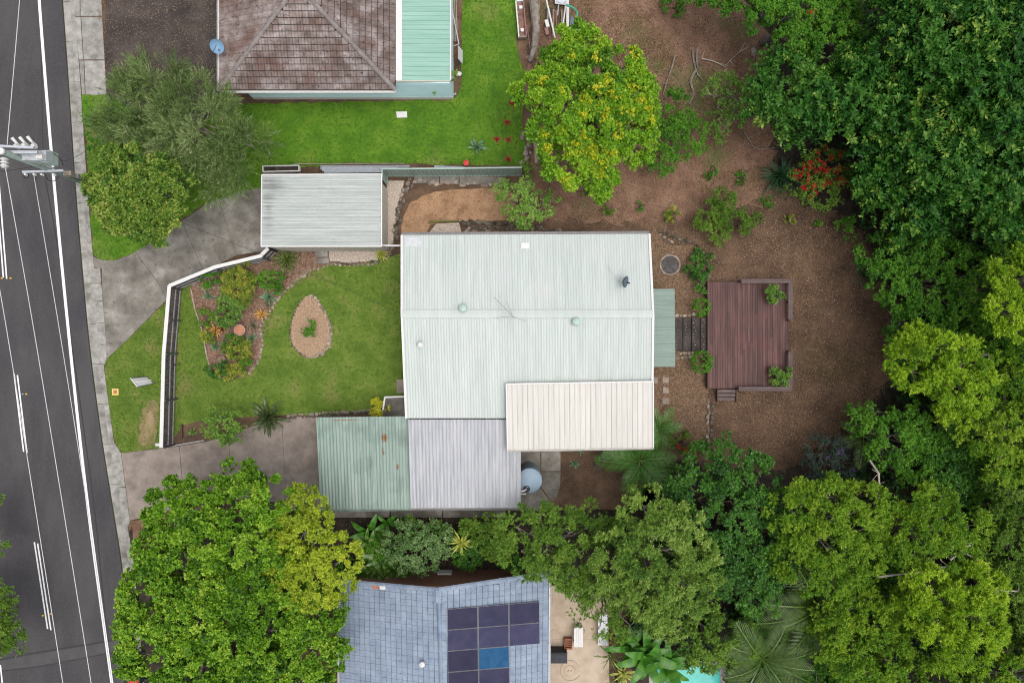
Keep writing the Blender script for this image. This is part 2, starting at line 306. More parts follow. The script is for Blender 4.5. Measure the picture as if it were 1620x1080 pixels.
for px, py, m in ((3,440,'yellow'),(17,440,'yellow'),(36,623,'bluedish'),(42,623,'yellow'),(68,973,'yellow'),(81,970,'yellow')):
    c = P(px, py, ZR); struct('reflector', MB().box(c.x-.05,c.x+.05,c.y-.035,c.y+.035,ZR,ZR+.02), X[m], '', '', road)
for pts, wd in (([(72,285),(86,360),(100,441),(113,540),(131,667),(150,810),(163,940),(180,1100)], .07), ([(-60,1055),(40,1035),(130,1020),(204,1008)], .08), ([(-60,1068),(60,1054),(150,1037),(206,1026)], .05), ([(64,0),(66,120),(68,240)], .04)):
    struct('crack_seal', strip(MB(), P2(smooth(pts, 5, False), ZR), wd, ZR+.0045), X['seal'], '', '', road)
struct('road_patch', MB().sheet(P2([(-60,1057),(40,1037),(130,1022),(204,1010),(206,1024),(150,1035),(60,1052),(-60,1066)], ZR), ZR+.004), X['patchasphalt'], '', '', road)
# kerb: gutter and kerb blocks cast in lengths
gut = thing('kerb', 'grey concrete kerb and gutter along the asphalt street', 'kerb', P(140,540), kind='structure')
def along(poly, step):
    out = [poly[0]]; acc = 0
    cuts = []
    for a, b in zip(poly, poly[1:]):
        L = math.dist(a, b); t = step-acc
        while t <= L: cuts.append((a[0]+(b[0]-a[0])*t/L, a[1]+(b[1]-a[1])*t/L)); t += step
        acc = (acc+L) % step
    return cuts
cuts = [(84,-190)]+along(K, 64)
kx = lambda y: float(np.interp(y, [p[1] for p in K], [p[0] for p in K]))
for a, b in zip(cuts, cuts[1:]):
    y0, y1 = a[1], b[1]; ys = np.linspace(y0+.25, y1-.25, 4)
    MB().prism(P2([(kx(y)+.2, y) for y in ys]+[(kx(y)+12, y) for y in ys[::-1]]), -.2, -.095).build('gutter_slab', X['concrete'], gut)
    low = (405 < y0 < 560) or (690 < y0 < 800) or y0 < 60
    MB().prism(P2([(kx(y)+12.3, y) for y in ys]+[(kx(y)+20, y) for y in ys[::-1]]), -.2, -.03 if low else .03).build('kerb_block', X['concrete'], gut)
yardp = P2([(x+20, y) for x, y in K]+[(2600,1270),(2600,-190)])
struct('yard_soil', MB().prism(yardp, -.15, 0.0), X['yard'], 'brown woodchip soil of the back garden around the deck', 'soil')
far = P2([(-900,-190),(-70,-190),(-25,540),(30,1270),(-900,1270)])
struct('far_verge', MB().prism([(x-1.2, y) for x, y in far], -.15, .0), X['lawn'], 'grass verge across the street', 'verge')
Z = .004
def area(name, px, mat, z, label, cat, wob=.0, sm=0, seed=1):
    p = P2(smooth(px, sm) if sm else px)
    if wob: p = wobble(p, wob, seed=seed)
    return struct(name, MB().sheet(p, z), X[mat], label, cat), p
area('red_soil', [(836,-150),(1300,-150),(1300,90),(1225,180),(1250,320),(1180,330),(1080,345),(1000,352),(860,348),(838,300),(850,200),(835,90)], 'redsoil', Z, 'reddish bare soil behind the yellow-flowering tree', 'soil', .25, 0)
area('forest_floor', [(1230,-150),(2500,-150),(2500,1250),(990,1250),(1000,1000),(960,830),(1050,730),(1240,745),(1330,690),(1400,600),(1420,480),(1360,360),(1230,300),(1210,120)], 'darkbed', Z*2, 'near-black soil under the trees', 'soil', .3)  # soil tone kept near-black so gaps between the crowns read dark
area('gravel_drive', [(150,-150),(352,-150),(352,160),(300,215),(168,150),(166,0)], 'darkgravel', Z*2, 'dark gravel parking area beside the tiled house', 'drive', .08)
_, LN = area('north_lawn', [(128,150),(168,148),(300,212),(352,165),(718,158),(730,140),(734,-150),(826,-150),(820,20),(816,70),(832,120),(826,200),(836,250),(826,262),(560,258),(415,270),(415,300),(330,320),(290,345),(240,385),(205,404),(180,413),(160,412),(147,404),(137,230)], 'lawn_n', Z, 'lush green lawn south of the tiled house', 'lawn', .06)
_, LF = area('front_lawn', [(284,462),(280,560),(274,650),(272,697),(290,672),(330,662),(455,656),(500,657),(600,650),(646,648),(646,398),(600,410),(440,395),(300,440)], 'lawn', Z, 'front lawn between the slatted fence and the pale house', 'lawn', .02)
_, LV = area('verge_lawn', [(170,565),(202,537),(266,474),(262,560),(258,708),(192,716),(181,697),(172,640),(165,580)], 'lawn', Z, 'street verge grass outside the white-capped fence', 'lawn', .02)
_, BED = area('garden_bed', smooth([(302,452),(308,488),(319,520),(327,565),(336,591),(352,599),(372,600),(394,590),(410,570),(416,545),(412,522),(421,500),(440,472),(468,443),(495,426),(520,419),(560,419),(598,412),(613,402),(613,396),(520,394),(430,398),(345,428)], 4), 'mulch', Z*3, 'red mulch garden bed inside the bent fence', 'garden bed')
_, TEAR = area('teardrop_bed', smooth([(480,472),(470,485),(462,506),(459,530),(464,549),(478,562),(495,566),(512,559),(523,545),(525,524),(519,503),(508,483),(496,470),(488,468)], 4), 'bedgravel', Z*3, 'teardrop gravel bed in the middle of the front lawn', 'garden bed')
area('pale_gravel_bed', [(520,396),(598,396),(598,412),(555,416),(522,413)], 'palegravel', Z*4, 'pale gravel strip against the cream garage wall', 'gravel')
area('side_gravel', [(612,286),(640,286),(628,330),(622,395),(612,395)], 'palegravel', Z*2, 'cream gravel strip beside the garage end wall', 'gravel')
area('sand_yard', smooth([(636,372),(640,340),(652,320),(690,303),(760,298),(800,302),(832,322),(826,345),(770,350),(690,352),(668,378)], 4), 'sand', Z*3, 'tan sandy yard between garage and house', 'sand', .05)
area('alcove_gravel', [(676,372),(690,354),(726,352),(732,374)], 'palegravel', Z*4, 'pale gravel pocket against the north eave', 'gravel')
area('back_gravel', smooth([(1030,372),(1052,385),(1095,392),(1118,430),(1120,500),(1120,620),(1118,690),(1075,690),(1036,660),(1030,600)], 4), 'court', Z, 'tan gravel court between the house and the timber deck', 'gravel', .06)
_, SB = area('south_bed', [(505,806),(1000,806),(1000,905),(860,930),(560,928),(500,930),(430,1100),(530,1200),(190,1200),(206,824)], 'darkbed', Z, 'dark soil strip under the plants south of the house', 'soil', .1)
area('mulch_corner', [(887,710),(1040,700),(1040,800),(880,806)], 'yard', Z*2, 'mulched corner under the patio eave', 'soil', .1)
area('verge_soil', [(207,824),(260,812),(280,860),(220,905),(214,880)], 'redsoil', Z*3, 'bare brown verge under the big tree', 'soil', .05)
area('bare_patch', smooth([(226,648),(240,632),(250,640),(249,668),(247,695),(232,704),(219,700),(222,675)], 4), 'worn', Z*2, 'worn bare patch in the verge grass beside the fence', 'soil', .09)
# concrete slabs, each cast panel on its own
def slabs(name, label, cat, mat, panels, top=.022, gap=.012):
    c = P(*panels[0][0]); r = thing(name, label, cat, c, kind='structure')
    for p in panels: MB().prism(inset(P2(p), gap), -.05, top).build('slab', X[mat], r)
    return r
slabs('north_driveway', 'stained grey concrete driveway up to the garage', 'driveway', 'drive_n', [
    [(146,405),(160,411),(182,412),(204,404),(214,398),(256,455),(264,474),(202,537),(172,565),(165,578),(162,500),(161,425),(147,423)],
    [(214,398),(260,372),(288,350),(322,428),(268,452),(264,474),(256,455)],
    [(288,350),(330,320),(346,315),(368,386),(374,404),(340,421),(322,428)],
    [(346,315),(382,302),(416,296),(470,296),(470,394),(412,398),(374,404),(368,386)]])
slabs('driveway_apron', 'patched concrete pavers at the foot of the driveway', 'pavement', 'concrete', [
    [(144,424),(159,424),(161,448),(146,448)],[(146,448.5),(161,448.5),(163,476),(149,476)],[(149,476.5),(163,476.5),(166,510),(152,510)],[(152,510.5),(166,510.5),(169,545),(156,545)],[(157,545.5),(169,545.5),(169,565),(165,578),(160,570)]], top=.031)
slabs('south_driveway', 'warm grey concrete driveway to the green carport', 'driveway', 'drive_s', [
    [(192,716),(254,709),(284,705),(292,800),(206,823)],[(284,705),(326,698),(361,688),(369,790),(292,800)],[(361,688),(400,673),(446,663),(453,795),(369,790)],[(446,663),(470,659),(560,659),(560,806),(453,806)]])
slabs('south_apron', 'pale concrete crossover wedge at the street kerb', 'pavement', 'concrete', [[(180,698),(192,716),(199,770),(189,770)],[(189,770.5),(199,770.5),(206,823),(197,850),(190,800)]])
slabs('footpath', 'grey concrete footpath slabs beside the gravel parking', 'pavement', 'concrete', [
    [(117,-70),(126,-70),(127,26),(118,26)],[(126.5,-70),(158,-70),(162,26),(127.5,26)],[(119,27),(128,27),(132,95),(125,95)],[(128.5,27),(162,27),(166,95),(132.5,95)],[(125.5,96),(133,96),(135,150),(130,150)],[(133.5,96),(166,96),(169,150),(150,151),(135.5,150)]])
slabs('tank_path', 'curved concrete path around the rain tank', 'path', 'drive_n', [
    [(822,708),(855,708),(855,760),(822,775)],[(856,708),(887,708),(887,745),(856,745)],[(856,746),(887,746),(886,770),(880,788),(873,793),(856,770)],[(822,776),(855,771),(872,794),(850,808),(822,808)]])
slabs('carport_edge', 'narrow concrete strip below the south gutter', 'path', 'drive_n', [[(515,806),(617,806),(617,818),(515,818)],[(618,806),(700,806),(700,818),(618,818)],[(701,806),(800,806),(800,818),(701,818)]], top=.05)
slabs('fence_footing', 'stained concrete footing strip below the green fence', 'path', 'drive_n', [[(655,279),(695,279),(695,290),(655,291)],[(696,279),(726,279),(726,292),(696,290)],[(727,279),(800,280),(800,294),(727,292)]], top=.06)
slabs('south_patio', 'tan concrete patio beside the solar-panelled house', 'patio', 'patio', [[(800,930),(880,925),(963,925),(963,1010),(800,1010)],[(800,1010),(963,1010),(966,1200),(800,1200)]], gap=.004)
slabs('garage_step', 'mossy concrete steps down from garage to lawn', 'steps', 'drive_n', [[(499,396),(519,396),(520,407),(499,408)],[(501,408.5),(521,407.5),(522,417),(503,418)]], top=.12)
slabs('front_step', 'small concrete pad at the house corner on the lawn', 'step', 'drive_s', [[(627,600),(646,599),(646,621),(628,622)]], top=.1)
slabs('entry_landing', 'shadowed concrete landing behind the white handrail', 'path', 'drive_n', [[(612,628),(646,627),(646,660),(600,660)]], top=.03)
# lawn blades
rng = np.random.default_rng(3)
BL = LM('grass blades', [(.055,.115,.01),(.10,.18,.018),(.15,.225,.03),(.24,.22,.08)], trans=.3, rough=.6, spec=.2)
BLN = LM('lush grass blades', [(.045,.125,.006),(.075,.2,.009),(.12,.25,.018),(.2,.26,.05)], trans=.3, rough=.6, spec=.2)
def tri_mesh(name, V, Fi, rnd):
    me = bpy.data.meshes.new(name); n = len(V); t = len(Fi)
    me.vertices.add(n); me.vertices.foreach_set('co', V.astype(np.float32).ravel())
    me.loops.add(t*3); me.loops.foreach_set('vertex_index', Fi.astype(np.int32).ravel())
    me.polygons.add(t); me.polygons.foreach_set('loop_start', np.arange(0, t*3, 3, dtype=np.int32)); me.polygons.foreach_set('loop_total', np.full(t, 3, np.int32))
    a = me.attributes.new('rnd', 'FLOAT', 'FACE'); a.data.foreach_set('value', rnd.astype(np.float32))
    me.update(calc_edges=True); me.validate(); return me
def blades(name, polys, holes, dens, hmin, hmax, mat, label, wmul=1.0):
    Vs = []
    for poly in polys:
        xs = [p[0] for p in poly]; ys = [p[1] for p in poly]
        x0, x1, y0, y1 = max(min(xs), -31), min(max(xs), 31), max(min(ys), -21), min(max(ys), 21)
        n = int((x1-x0)*(y1-y0)*dens); x = rng.uniform(x0, x1, n); y = rng.uniform(y0, y1, n)
        k = inpoly(x, y, poly)
        for h in holes: k &= ~inpoly(x, y, h)
        Vs.append(np.stack([x[k], y[k]], 1))
    p = np.concatenate(Vs); n = len(p); h = rng.uniform(hmin, hmax, n); a = rng.uniform(0, 2*math.pi, n); b = rng.uniform(0, 2*math.pi, n); l = h*rng.uniform(.3, 1.2, n); wd = rng.uniform(.006, .012, n)*wmul
    z = np.full(n, .005)
    V = np.stack([np.stack([p[:,0]+np.cos(a)*wd, p[:,1]+np.sin(a)*wd, z], 1), np.stack([p[:,0]-np.cos(a)*wd, p[:,1]-np.sin(a)*wd, z], 1), np.stack([p[:,0]+np.cos(b)*l, p[:,1]+np.sin(b)*l, z+h], 1)], 1).reshape(-1, 3)
    r = np.clip(rng.normal(.42, .2, n) + .12*np.sin(p[:,0]*1.3+np.sin(p[:,1]*.9)*2) , 0, 1)
    return tag(link(name, tri_mesh(name, V, np.arange(3*n).reshape(-1, 3), r), mat), label, 'grass', kind='stuff')
blades('grass', [LF], [BED, TEAR], 650, .03, .07, BL, 'short grass of the front lawn around the teardrop bed')
blades('grass', [LV], [P2([(233,655),(241,648),(244,668),(241,688),(233,692),(229,680)])], 800, .03, .07, BL, 'short grass of the street verge by the fallen sign')
blades('grass', [LN], [], 650, .03, .09, BLN, 'lush grass between tiled house and green fence')
BLD = LM('dry grass blades', [(.06,.10,.015),(.13,.15,.035),(.22,.19,.08),(.3,.24,.13)], trans=.25, rough=.7, spec=.1)
blades('grass', [P2(q) for q in ([(905,70),(1000,10),(1060,60),(1085,110),(1040,150),(990,120)], [(985,60),(1050,70),(1075,110),(1020,120)], [(1030,0),(1090,0),(1085,30),(1050,30)], [(1095,275),(1210,265),(1225,300),(1120,310)], [(1260,540),(1390,560),(1370,610),(1270,600)], [(860,0),(940,0),(930,50),(900,60)])], [], 260, .04, .1, BLD, 'patchy dry grass on the bare soil of the back garden', 1.6)
# wood chips and fallen leaves
CH = LM('wood chips', [(.05,.03,.02),(.13,.08,.05),(.2,.13,.085),(.36,.26,.18)], trans=0, rough=.9, spec=.1)
def chips(name, poly, dens, smin, smax, label, mat=CH, holes=(), cat='litter', mean=.42, z0=.02):
    poly = P2(poly); xs = [p[0] for p in poly]; ys = [p[1] for p in poly]
    n = int((max(xs)-min(xs))*(max(ys)-min(ys))*dens); x = rng.uniform(min(xs), max(xs), n); y = rng.uniform(min(ys), max(ys), n); k = inpoly(x, y, poly)
    for hh in holes: k &= ~inpoly(x, y, hh)
    x = x[k]; y = y[k]; n = len(x); s = rng.uniform(smin, smax, n); a = rng.uniform(0, 6.3, n); t = rng.uniform(-.4, .4, n)
    c, q = np.cos(a)*s, np.sin(a)*s; z = np.full(n, z0); wd = rng.uniform(.25, .6, n)
    V = np.stack([np.stack([x-c, y-q, z], 1), np.stack([x+c*.3+q*wd, y+q*.3-c*wd, z+s*t], 1), np.stack([x+c*.6-q*wd, y+q*.6+c*wd, z+s*.3], 1)], 1).reshape(-1, 3)
    return tag(link(name, tri_mesh(name, V, np.arange(3*n).reshape(-1, 3), np.clip(rng.normal(mean, .3, n), 0, 1)), mat), label, cat, kind='stuff')
chips('wood_chips', [(1025,360),(1140,330),(1250,300),(1360,350),(1420,480),(1400,620),(1300,745),(1180,710),(1060,700),(1030,600)], 330, .025, .055, 'woodchips strewn round the timber deck')
chips('wood_chips', [(640,370),(645,330),(690,300),(830,300),(880,310),(1030,350),(1030,368),(890,362),(860,352),(690,352)], 150, .02, .05, 'brown leaf bits on the sand yard and north path')
chips('bark_mulch', [(505,818),(860,818),(860,905),(540,915)], 120, .02, .05, 'dark bark bits in the south bed', mean=.25)
chips('leaf_litter', [(840,0),(1230,0),(1230,320),(1000,360),(850,350)], 170, .025, .06, 'dry leaf litter on the reddish soil')
chips('fallen_leaves', [(152,0),(345,0),(345,150),(170,150)], 110, .02, .045, 'tan leaves fallen on the dark parking gravel', mean=.62)
chips('bark_mulch', [(302,452),(335,591),(394,590),(416,545),(440,472),(520,419),(520,396),(430,398),(345,428)], 380, .025, .055, 'red bark pieces in the front garden bed', mean=.5)
chips('gutter_leaves', [(x+8, y) for x, y in K if 0 < y < 1000]+[(x+12, y) for x, y in K[::-1] if 0 < y < 1000], 60, .015, .035, 'dry leaves lying along the kerb', mean=.6, z0=-.085)
# ---------------------------------------------------------------- buildings
def quadn(A, B, C, D):
    n = (B-A).cross(D-A).normalized()
    return n if n.z > 0 else -n
def corr(parent, A, B, C, D, ns, nc, amp, mat, prof='round', rows=3, name='roof_sheet', lift=.03):
    """corrugated sheets side by side: A-B is the high edge, D-C the low edge"""
    A, B, C, D = map(Vector, (A, B, C, D)); n = quadn(A, B, C, D)
    if prof == 'round': us = [(k/(nc*6), amp*math.cos(2*math.pi*k/6)) for k in range(nc*6+1)]
    else:
        us = []
        for k in range(nc): us += [((k+a)/nc, h) for a, h in ((0,0),(.06,amp),(.16,amp),(.22,0),(.55,0),(.58,amp*.2),(.62,amp*.2),(.65,0))]
        us.append((1, 0))
    rg = random.Random(ns*31+nc)
    for i in range(ns):
        m = MB(); up = [0]*0; off = lift + rg.uniform(0, .004); v = []; f = []; W_ = len(us)
        for r in range(rows+1):
            jit = rg.uniform(-.003, .003)
            for u, h in us:
                t = (i+u*.996)/ns; p = A.lerp(B, t).lerp(D.lerp(C, t), r/rows); v.append(p+n*(h+off+jit))
        for u, h in us:
            for r in (0, rows): 
                pass
        nb = len(v); v += [q-n*.012 for q in v]
        for r in range(rows):
            for k in range(W_-1):
                a, b, c, d = r*W_+k, r*W_+k+1, (r+1)*W_+k+1, (r+1)*W_+k
                f.append((a, d, c, b)); f.append((nb+a, nb+b, nb+c, nb+d))
        for k in range(W_-1):
            a, b = rows*W_+k, rows*W_+k+1; f.append((a, nb+a, nb+b, b)); a, b = k, k+1; f.append((b, nb+b, nb+a, a))
        for r in range(rows):
            a, d = r*W_, (r+1)*W_; f.append((a, nb+a, nb+d, d)); a += W_-1; d += W_-1; f.append((a, d, nb+d, nb+a))
        # wind so that the upper skin looks up
        fn = (Vector(v[f[0][1]])-Vector(v[f[0][0]])).cross(Vector(v[f[0][2]])-Vector(v[f[0][0]]))
        if fn.dot(n) < 0: f = [q[::-1] for q in f]
        m.add(v, f); m.build(name, mat, parent)
def slabquad(pts, th):
    pts = [Vector(p) for p in pts]; n = quadn(*pts); m = MB()
    m.add(pts+[p-n*th for p in pts], [(0,1,2,3),(7,6,5,4),(0,4,5,1),(1,5,6,2),(2,6,7,3),(3,7,4,0)])
    return m
def windows(parent, specs, wallmat=None):
    for (a, b, z0, z1, nx, ny) in specs:          # a,b world xy ends on the wall face, outward normal nx,ny
        a = Vector((*a, 0)); b = Vector((*b, 0)); nn = Vector((nx, ny, 0)); m = MB()
        for q0, q1 in (((a, z0), (b, z0)), ((a, z1), (b, z1)), ((a, z0), (a, z1)), ((b, z0), (b, z1)), ((a.lerp(b, .5), z0), (a.lerp(b, .5), z1))):
            m.bar(q0[0]+Vector((0,0,q0[1]))+nn*.02, q1[0]+Vector((0,0,q1[1]))+nn*.02, .06, .06, nn)
        wd = m.build('window', X['white'], parent)
        MB().bar(a.lerp(b, .0)+Vector((0,0,(z0+z1)/2))+nn*.008, b+Vector((0,0,(z0+z1)/2))+nn*.008, z1-z0, .012, nn).build('pane', X['glass'], wd)
def walls(parent, pts, z, mat, th=.12):
    """a ring of wall lengths"""
    n = len(pts)
    for i in range(n):
        a, b = Vector(pts[i]), Vector(pts[(i+1) % n]); d = (b-a).normalized()*th*.5
        MB().bar((a.x+d.x, a.y+d.y, z/2), (b.x-d.x if i % 2 else b.x+d.x*.98, b.y-d.y if i % 2 else b.y+d.y*.98, z/2), th, z).build('wall', mat, parent)

# --- main house
zr, zn, zs = 3.5, 2.95, 2.85
RA, RB = P(636,497,zr), P(1033,497,zr); NA, NB = P(636,372,zn), P(1027,370,zn); SA, SB_ = P(643,661,zs), P(1031,661,zs)
house = thing('house', 'pale green metal-roofed house with low gable beside the front lawn', 'house', (RA.x*.5+RB.x*.5, RA.y, 0))
x0, x1 = RA.x+.45, RB.x-.5; yn, ys = NA.y-.5, SA.y+.2
walls(house, [(x0, ys), (x1, ys), (x1, yn), (x0, yn)], 2.82, X['wall'])
gx = [P(652,0,0).x, P(822,0,0).x]
walls(house, [(P(660,0,2.4).x, P(0,797,2.4).y), (P(820,0,2.4).x, P(0,797,2.4).y), (P(820,0,2.4).x, ys-.07), (P(660,0,2.4).x, ys-.07)], 2.3, X['brick'])
windows(house, [((x0-.07, yn-1), (x0-.07, yn-2.6), 1, 2.1, -1, 0), ((x0-.07, ys+1), (x0-.07, ys+2.8), 1, 2.1, -1, 0), ((x1+.07, yn-1), (x1+.07, yn-2.4), 1, 2.1, 1, 0), ((x0+2, yn+.07), (x0+3.6, yn+.07), 1, 2.1, 0, 1), ((x0+7, yn+.07), (x0+8.6, yn+.07), 1, 2.1, 0, 1)])
m = slabquad([RA, RB, NB, NA], .1); m.add(*[(lambda q: (q.v, q.f))(slabquad([RA, RB, SB_, SA], .1))][0])
roof = m.build('roof', X['roof'], house)
corr(roof, RA, RB, NB, NA, 18, 5, .011, X['roof']); corr(roof, RA, RB, SB_, SA, 18, 5, .011, X['roof'])
for k in range(5):
    a, b = RA.lerp(RB, k/5), RA.lerp(RB, (k+1)/5-.001*k/5); u = Vector((0,0,.085))
    MB().add([a+u+Vector((0,.23,-.02)), b+u+Vector((0,.23,-.02)), b+u+Vector((0,0,.012)), a+u+Vector((0,0,.012)), b+u+Vector((0,-.2,-.02)), a+u+Vector((0,-.2,-.02)), a+u+Vector((0,.24,-.05)), b+u+Vector((0,.24,-.05)), a+u+Vector((0,-.21,-.05)), b+u+Vector((0,-.21,-.05))], [(0,3,2,1),(3,5,4,2),(6,0,1,7),(5,8,9,4)]).build('ridge_cap', X['roof'], roof)
def gutter(a, b, mat, parent, wd=.12):
    a = Vector(a); b = Vector(b); g = MB(); d = (b-a).normalized(); s = Vector((-d.y, d.x, 0))
    g.bar(a-Vector((0,0,.12)), b-Vector((0,0,.12)), wd, .02); g.bar(a+s*wd/2-Vector((0,0,.06)), b+s*wd/2-Vector((0,0,.06)), .012, .13); g.bar(a-s*wd/2-Vector((0,0,.06)), b-s*wd/2-Vector((0,0,.06)), .012, .13)
    n = int((b-a).length/1.2)
    for k in range(n+1): p = a.lerp(b, k/max(1, n)); g.bar(p-s*wd/2, p+s*wd/2, .03, .01)
    return g.build('gutter', mat, parent)
gutter(NA+Vector((0,.09,0)), NB+Vector((0,.09,0)), X['greyrail'], house)
for a, b in ((NA, RA), (RA, SA), (NB, RB), (RB, SB_)):
    MB().bar(a+Vector((0,0,.07)), b+Vector((0,0,.07)), .12, .03).build('verge_flashing', X['white'], house)
# grey lower roof, skillion over the rear room
GA, GB, GC, GD = P(646,663,2.78), P(824,663,2.78), P(824,802,2.42), P(650,803,2.42)
lr = slabquad([GA, GB, GC, GD], .06).build('lower_roof', X['roofgrey'], house)
corr(lr, GA, GB, GC, GD, 8, 4, .019, X['roofgrey'])
gutter(GD+Vector((0,-.08,0)), GC+Vector((0,-.08,0)), X['greyrail'], house)
# downpipe bridging from the garage roof
def dp(pts, r, mat, parent, name='downpipe'): return MB().tube(pts, r, 10).build(name, mat, parent, True)
# roof patches and vents
def whirly(px, py, z):
    c = P(px, py, z); v = MB().lathe([(.1,-.1),(.1,.12),(.2,.14),(.23,.22),(.2,.31),(.1,.36),(.02,.37)], c, 14)
    o = v.build('roof_vent', X['vent'], house)
    MB().box(c.x-.24, c.x+.24, c.y-.2, c.y+.26, z-.02, z+.075).build('flashing', X['vent'], o)
    b = MB()
    for k in range(14):
        t = 2*math.pi*k/14; b.bar(c+Vector((.205*math.cos(t), .205*math.sin(t), .13)), c+Vector((.2*math.cos(t+.3), .2*math.sin(t+.3), .33)), .02, .02)
    b.build('vane', X['vent'], o)
whirly(733,488,3.48); whirly(911,509,3.46)
c = P(666,545,3.3); o = MB().tube([c, c+Vector((0,0,.38))], .07, 10).build('vent_pipe', X['white'], house); MB().lathe([(.15,.3),(.16,.38),(.09,.46),(.01,.47)], c, 12).build('cowl', X['white'], o); MB().box(c.x-.2,c.x+.2,c.y-.18,c.y+.18,c.z+.0,c.z+.08).build('flashing', X['roof'], o)
c = P(831,389,3.05); MB().box(c.x-.22,c.x+.22,c.y-.16,c.y+.16,c.z-.02,c.z+.075).build('roof_patch', X['white'], house)
c = P(652,381,3.0); MB().box(c.x-.4,c.x+.5,c.y-.3,c.y+.2,c.z-.02,c.z+.066).build('roof_patch', X['alloy'], house)
# --- cream patio roof
CA, CB, CC, CD = P(801,607,3.32), P(1033,603,3.32), P(1033,707,3.2), P(803,711,3.2)
patio = thing('patio_cover', 'cream flat-pan patio roof lapped over the back corner of the house', 'patio roof', (P(920,660).x, P(920,660).y, 0))
rf = slabquad([CA, CB, CC, CD], .08).build('roof', X['roofcream'], patio); corr(rf, CA, CB, CC, CD, 7, 4, .03, X['roofcream'], 'rib')
gutter(CD+Vector((0,-.06,.06)), CC+Vector((0,-.06,.06)), X['roofcream'], patio, .1)
for a, b in ((CA, CB), (CB, CC), (CA, CD)): MB().bar(a+Vector((0,0,.05)), b+Vector((0,0,.05)), .07, .09).build('fascia', X['white'], patio)
for q in (CD+Vector((.1,.2,0)), CC+Vector((-.1,.2,0)), CC.lerp(CD, .5)+Vector((0,.2,0)), CB+Vector((-.1,-1.6,0))): MB().bar((q.x, q.y, 0), (q.x, q.y, 3.1), .1, .1).build('post', X['white'], patio)
# --- green carport
EA, EB, EC, ED = P(501,660,2.52), P(647,658,2.52), P(650.5,803,2.27), P(508,805,2.27)
carp = thing('carport', 'faded green corrugated carport with rust spots at the driveway end', 'carport', (P(575,730).x, P(575,730).y, 0))
rf = slabquad([EA, EB, EC, ED], .05).build('roof', X['roofgreen'], carp); corr(rf, EA, EB, EC, ED, 7, 4, .02, X['roofgreen'])
gutter(ED+Vector((0,-.08,0)), EC+Vector((0,-.08,0)), X['roofgreen'], carp)
for t in (0, .5, .98):
    for q in (EA.lerp(EB, t), ED.lerp(EC, t)): MB().bar((q.x+.1, q.y+(.15 if q.y < -6 else -.15), 0), (q.x+.1, q.y+(.15 if q.y < -6 else -.15), 2.25), .09, .09).build('post', X['greyrail'], carp)
MB().bar(EA+Vector((.03,0,.05)), ED+Vector((.03,0,.05)), .07, .1).build('barge', X['roofgreen'], carp)
MB().bar(EA.lerp(EB,.6)+Vector((0,0,.075)), ED.lerp(EC,.6)+Vector((0,0,.075)), .16, .02).build('sheet_lap', X['roofgreen'], carp)
# --- sage awning
AA, AB, AC, AD = P(1030,580,2.8), P(1030,457,2.8), P(1067,457,2.55), P(1068,580,2.55)
awn = thing('awning', 'sage green ribbed awning between the house and the stone steps', 'awning', (P(1050,520).x, P(1050,520).y, 0))
rf = slabquad([AA, AB, AC, AD], .05).build('roof', X['roofawn'], awn); corr(rf, AA, AB, AC, AD, 6, 5, .02, X['roofawn'])
for q in (AC, AD): MB().bar((q.x-.1, q.y+(-.1 if q.y > 0 else .1), 0), (q.x-.1, q.y+(-.1 if q.y > 0 else .1), 2.5), .08, .08).build('post', X['white'], awn)
# --- garage
QA, QB, QC, QD = P(414,390,2.62), P(415,277,2.62), P(604,276,2.46), P(604,390,2.46)
gar = thing('garage', 'single garage with streaky ribbed roof and cream walls at the driveway top', 'garage', (P(512,335).x, P(512,335).y, 0))
rf = slabquad([QA, QB, QC, QD], .05).build('roof', X['roofgar'], gar); corr(rf, QA, QB, QC, QD, 5, 4, .036, X['roofgar'])
for a, b in ((QA, QD), (QB, QC), (QA, QB), (QD, QC)): MB().bar(a+Vector((0,0,.03)), b+Vector((0,0,.03)), .06, .12).build('barge', X['white'], gar)
gx0, gx1, gy0, gy1 = QA.x+.35, P(613,0).x, P(0,397).y, QB.y-.25
def ribwall(parent, a, b, z, nw, mat):
    """wall of ribbed sheets from a to b"""
    a = Vector((*a, 0)); b = Vector((*b, 0)); d = (b-a); n = max(1, round(d.length/.9))
    for k in range(n):
        p, q = a+d*k/n, a+d*(k+.99)/n; m = MB(); s = Vector((-d.y, d.x, 0)).normalized()
        m.bar((p+q)/2-(q-p)*.5+Vector((0,0,z/2)), (p+q)/2+(q-p)*.5+Vector((0,0,z/2)), .05, z)
        for j in range(5): c = p.lerp(q, (j+.5)/5); m.bar(c-s*.03, c-s*.03+Vector((0,0,z-.02)), .04, .03); m.bar(c+s*.03, c+s*.03+Vector((0,0,z-.02)), .04, .03)
        m.build('wall_sheet', mat, parent)
ribwall(gar, (gx0, gy0), (gx1, gy0), 2.36, 0, X['cream']); ribwall(gar, (gx1, gy0+.03), (gx1, gy1-.03), 2.36, 0, X['cream']); ribwall(gar, (gx1, gy1), (gx0, gy1), 2.4, 0, X['cream'])
for yy in (gy0+.1, gy1-.1): MB().bar((gx0-.2, yy, 0), (gx0-.2, yy, 2.5), .1, .1).build('post', X['white'], gar)
tag(dp([P(604,388,2.45), P(612,388.5,2.5), P(662,388.5,3.08)], .05, X['white'], None, 'drain_pipe'), 'white pipe bridging from the garage corner onto the house roof', 'pipe')

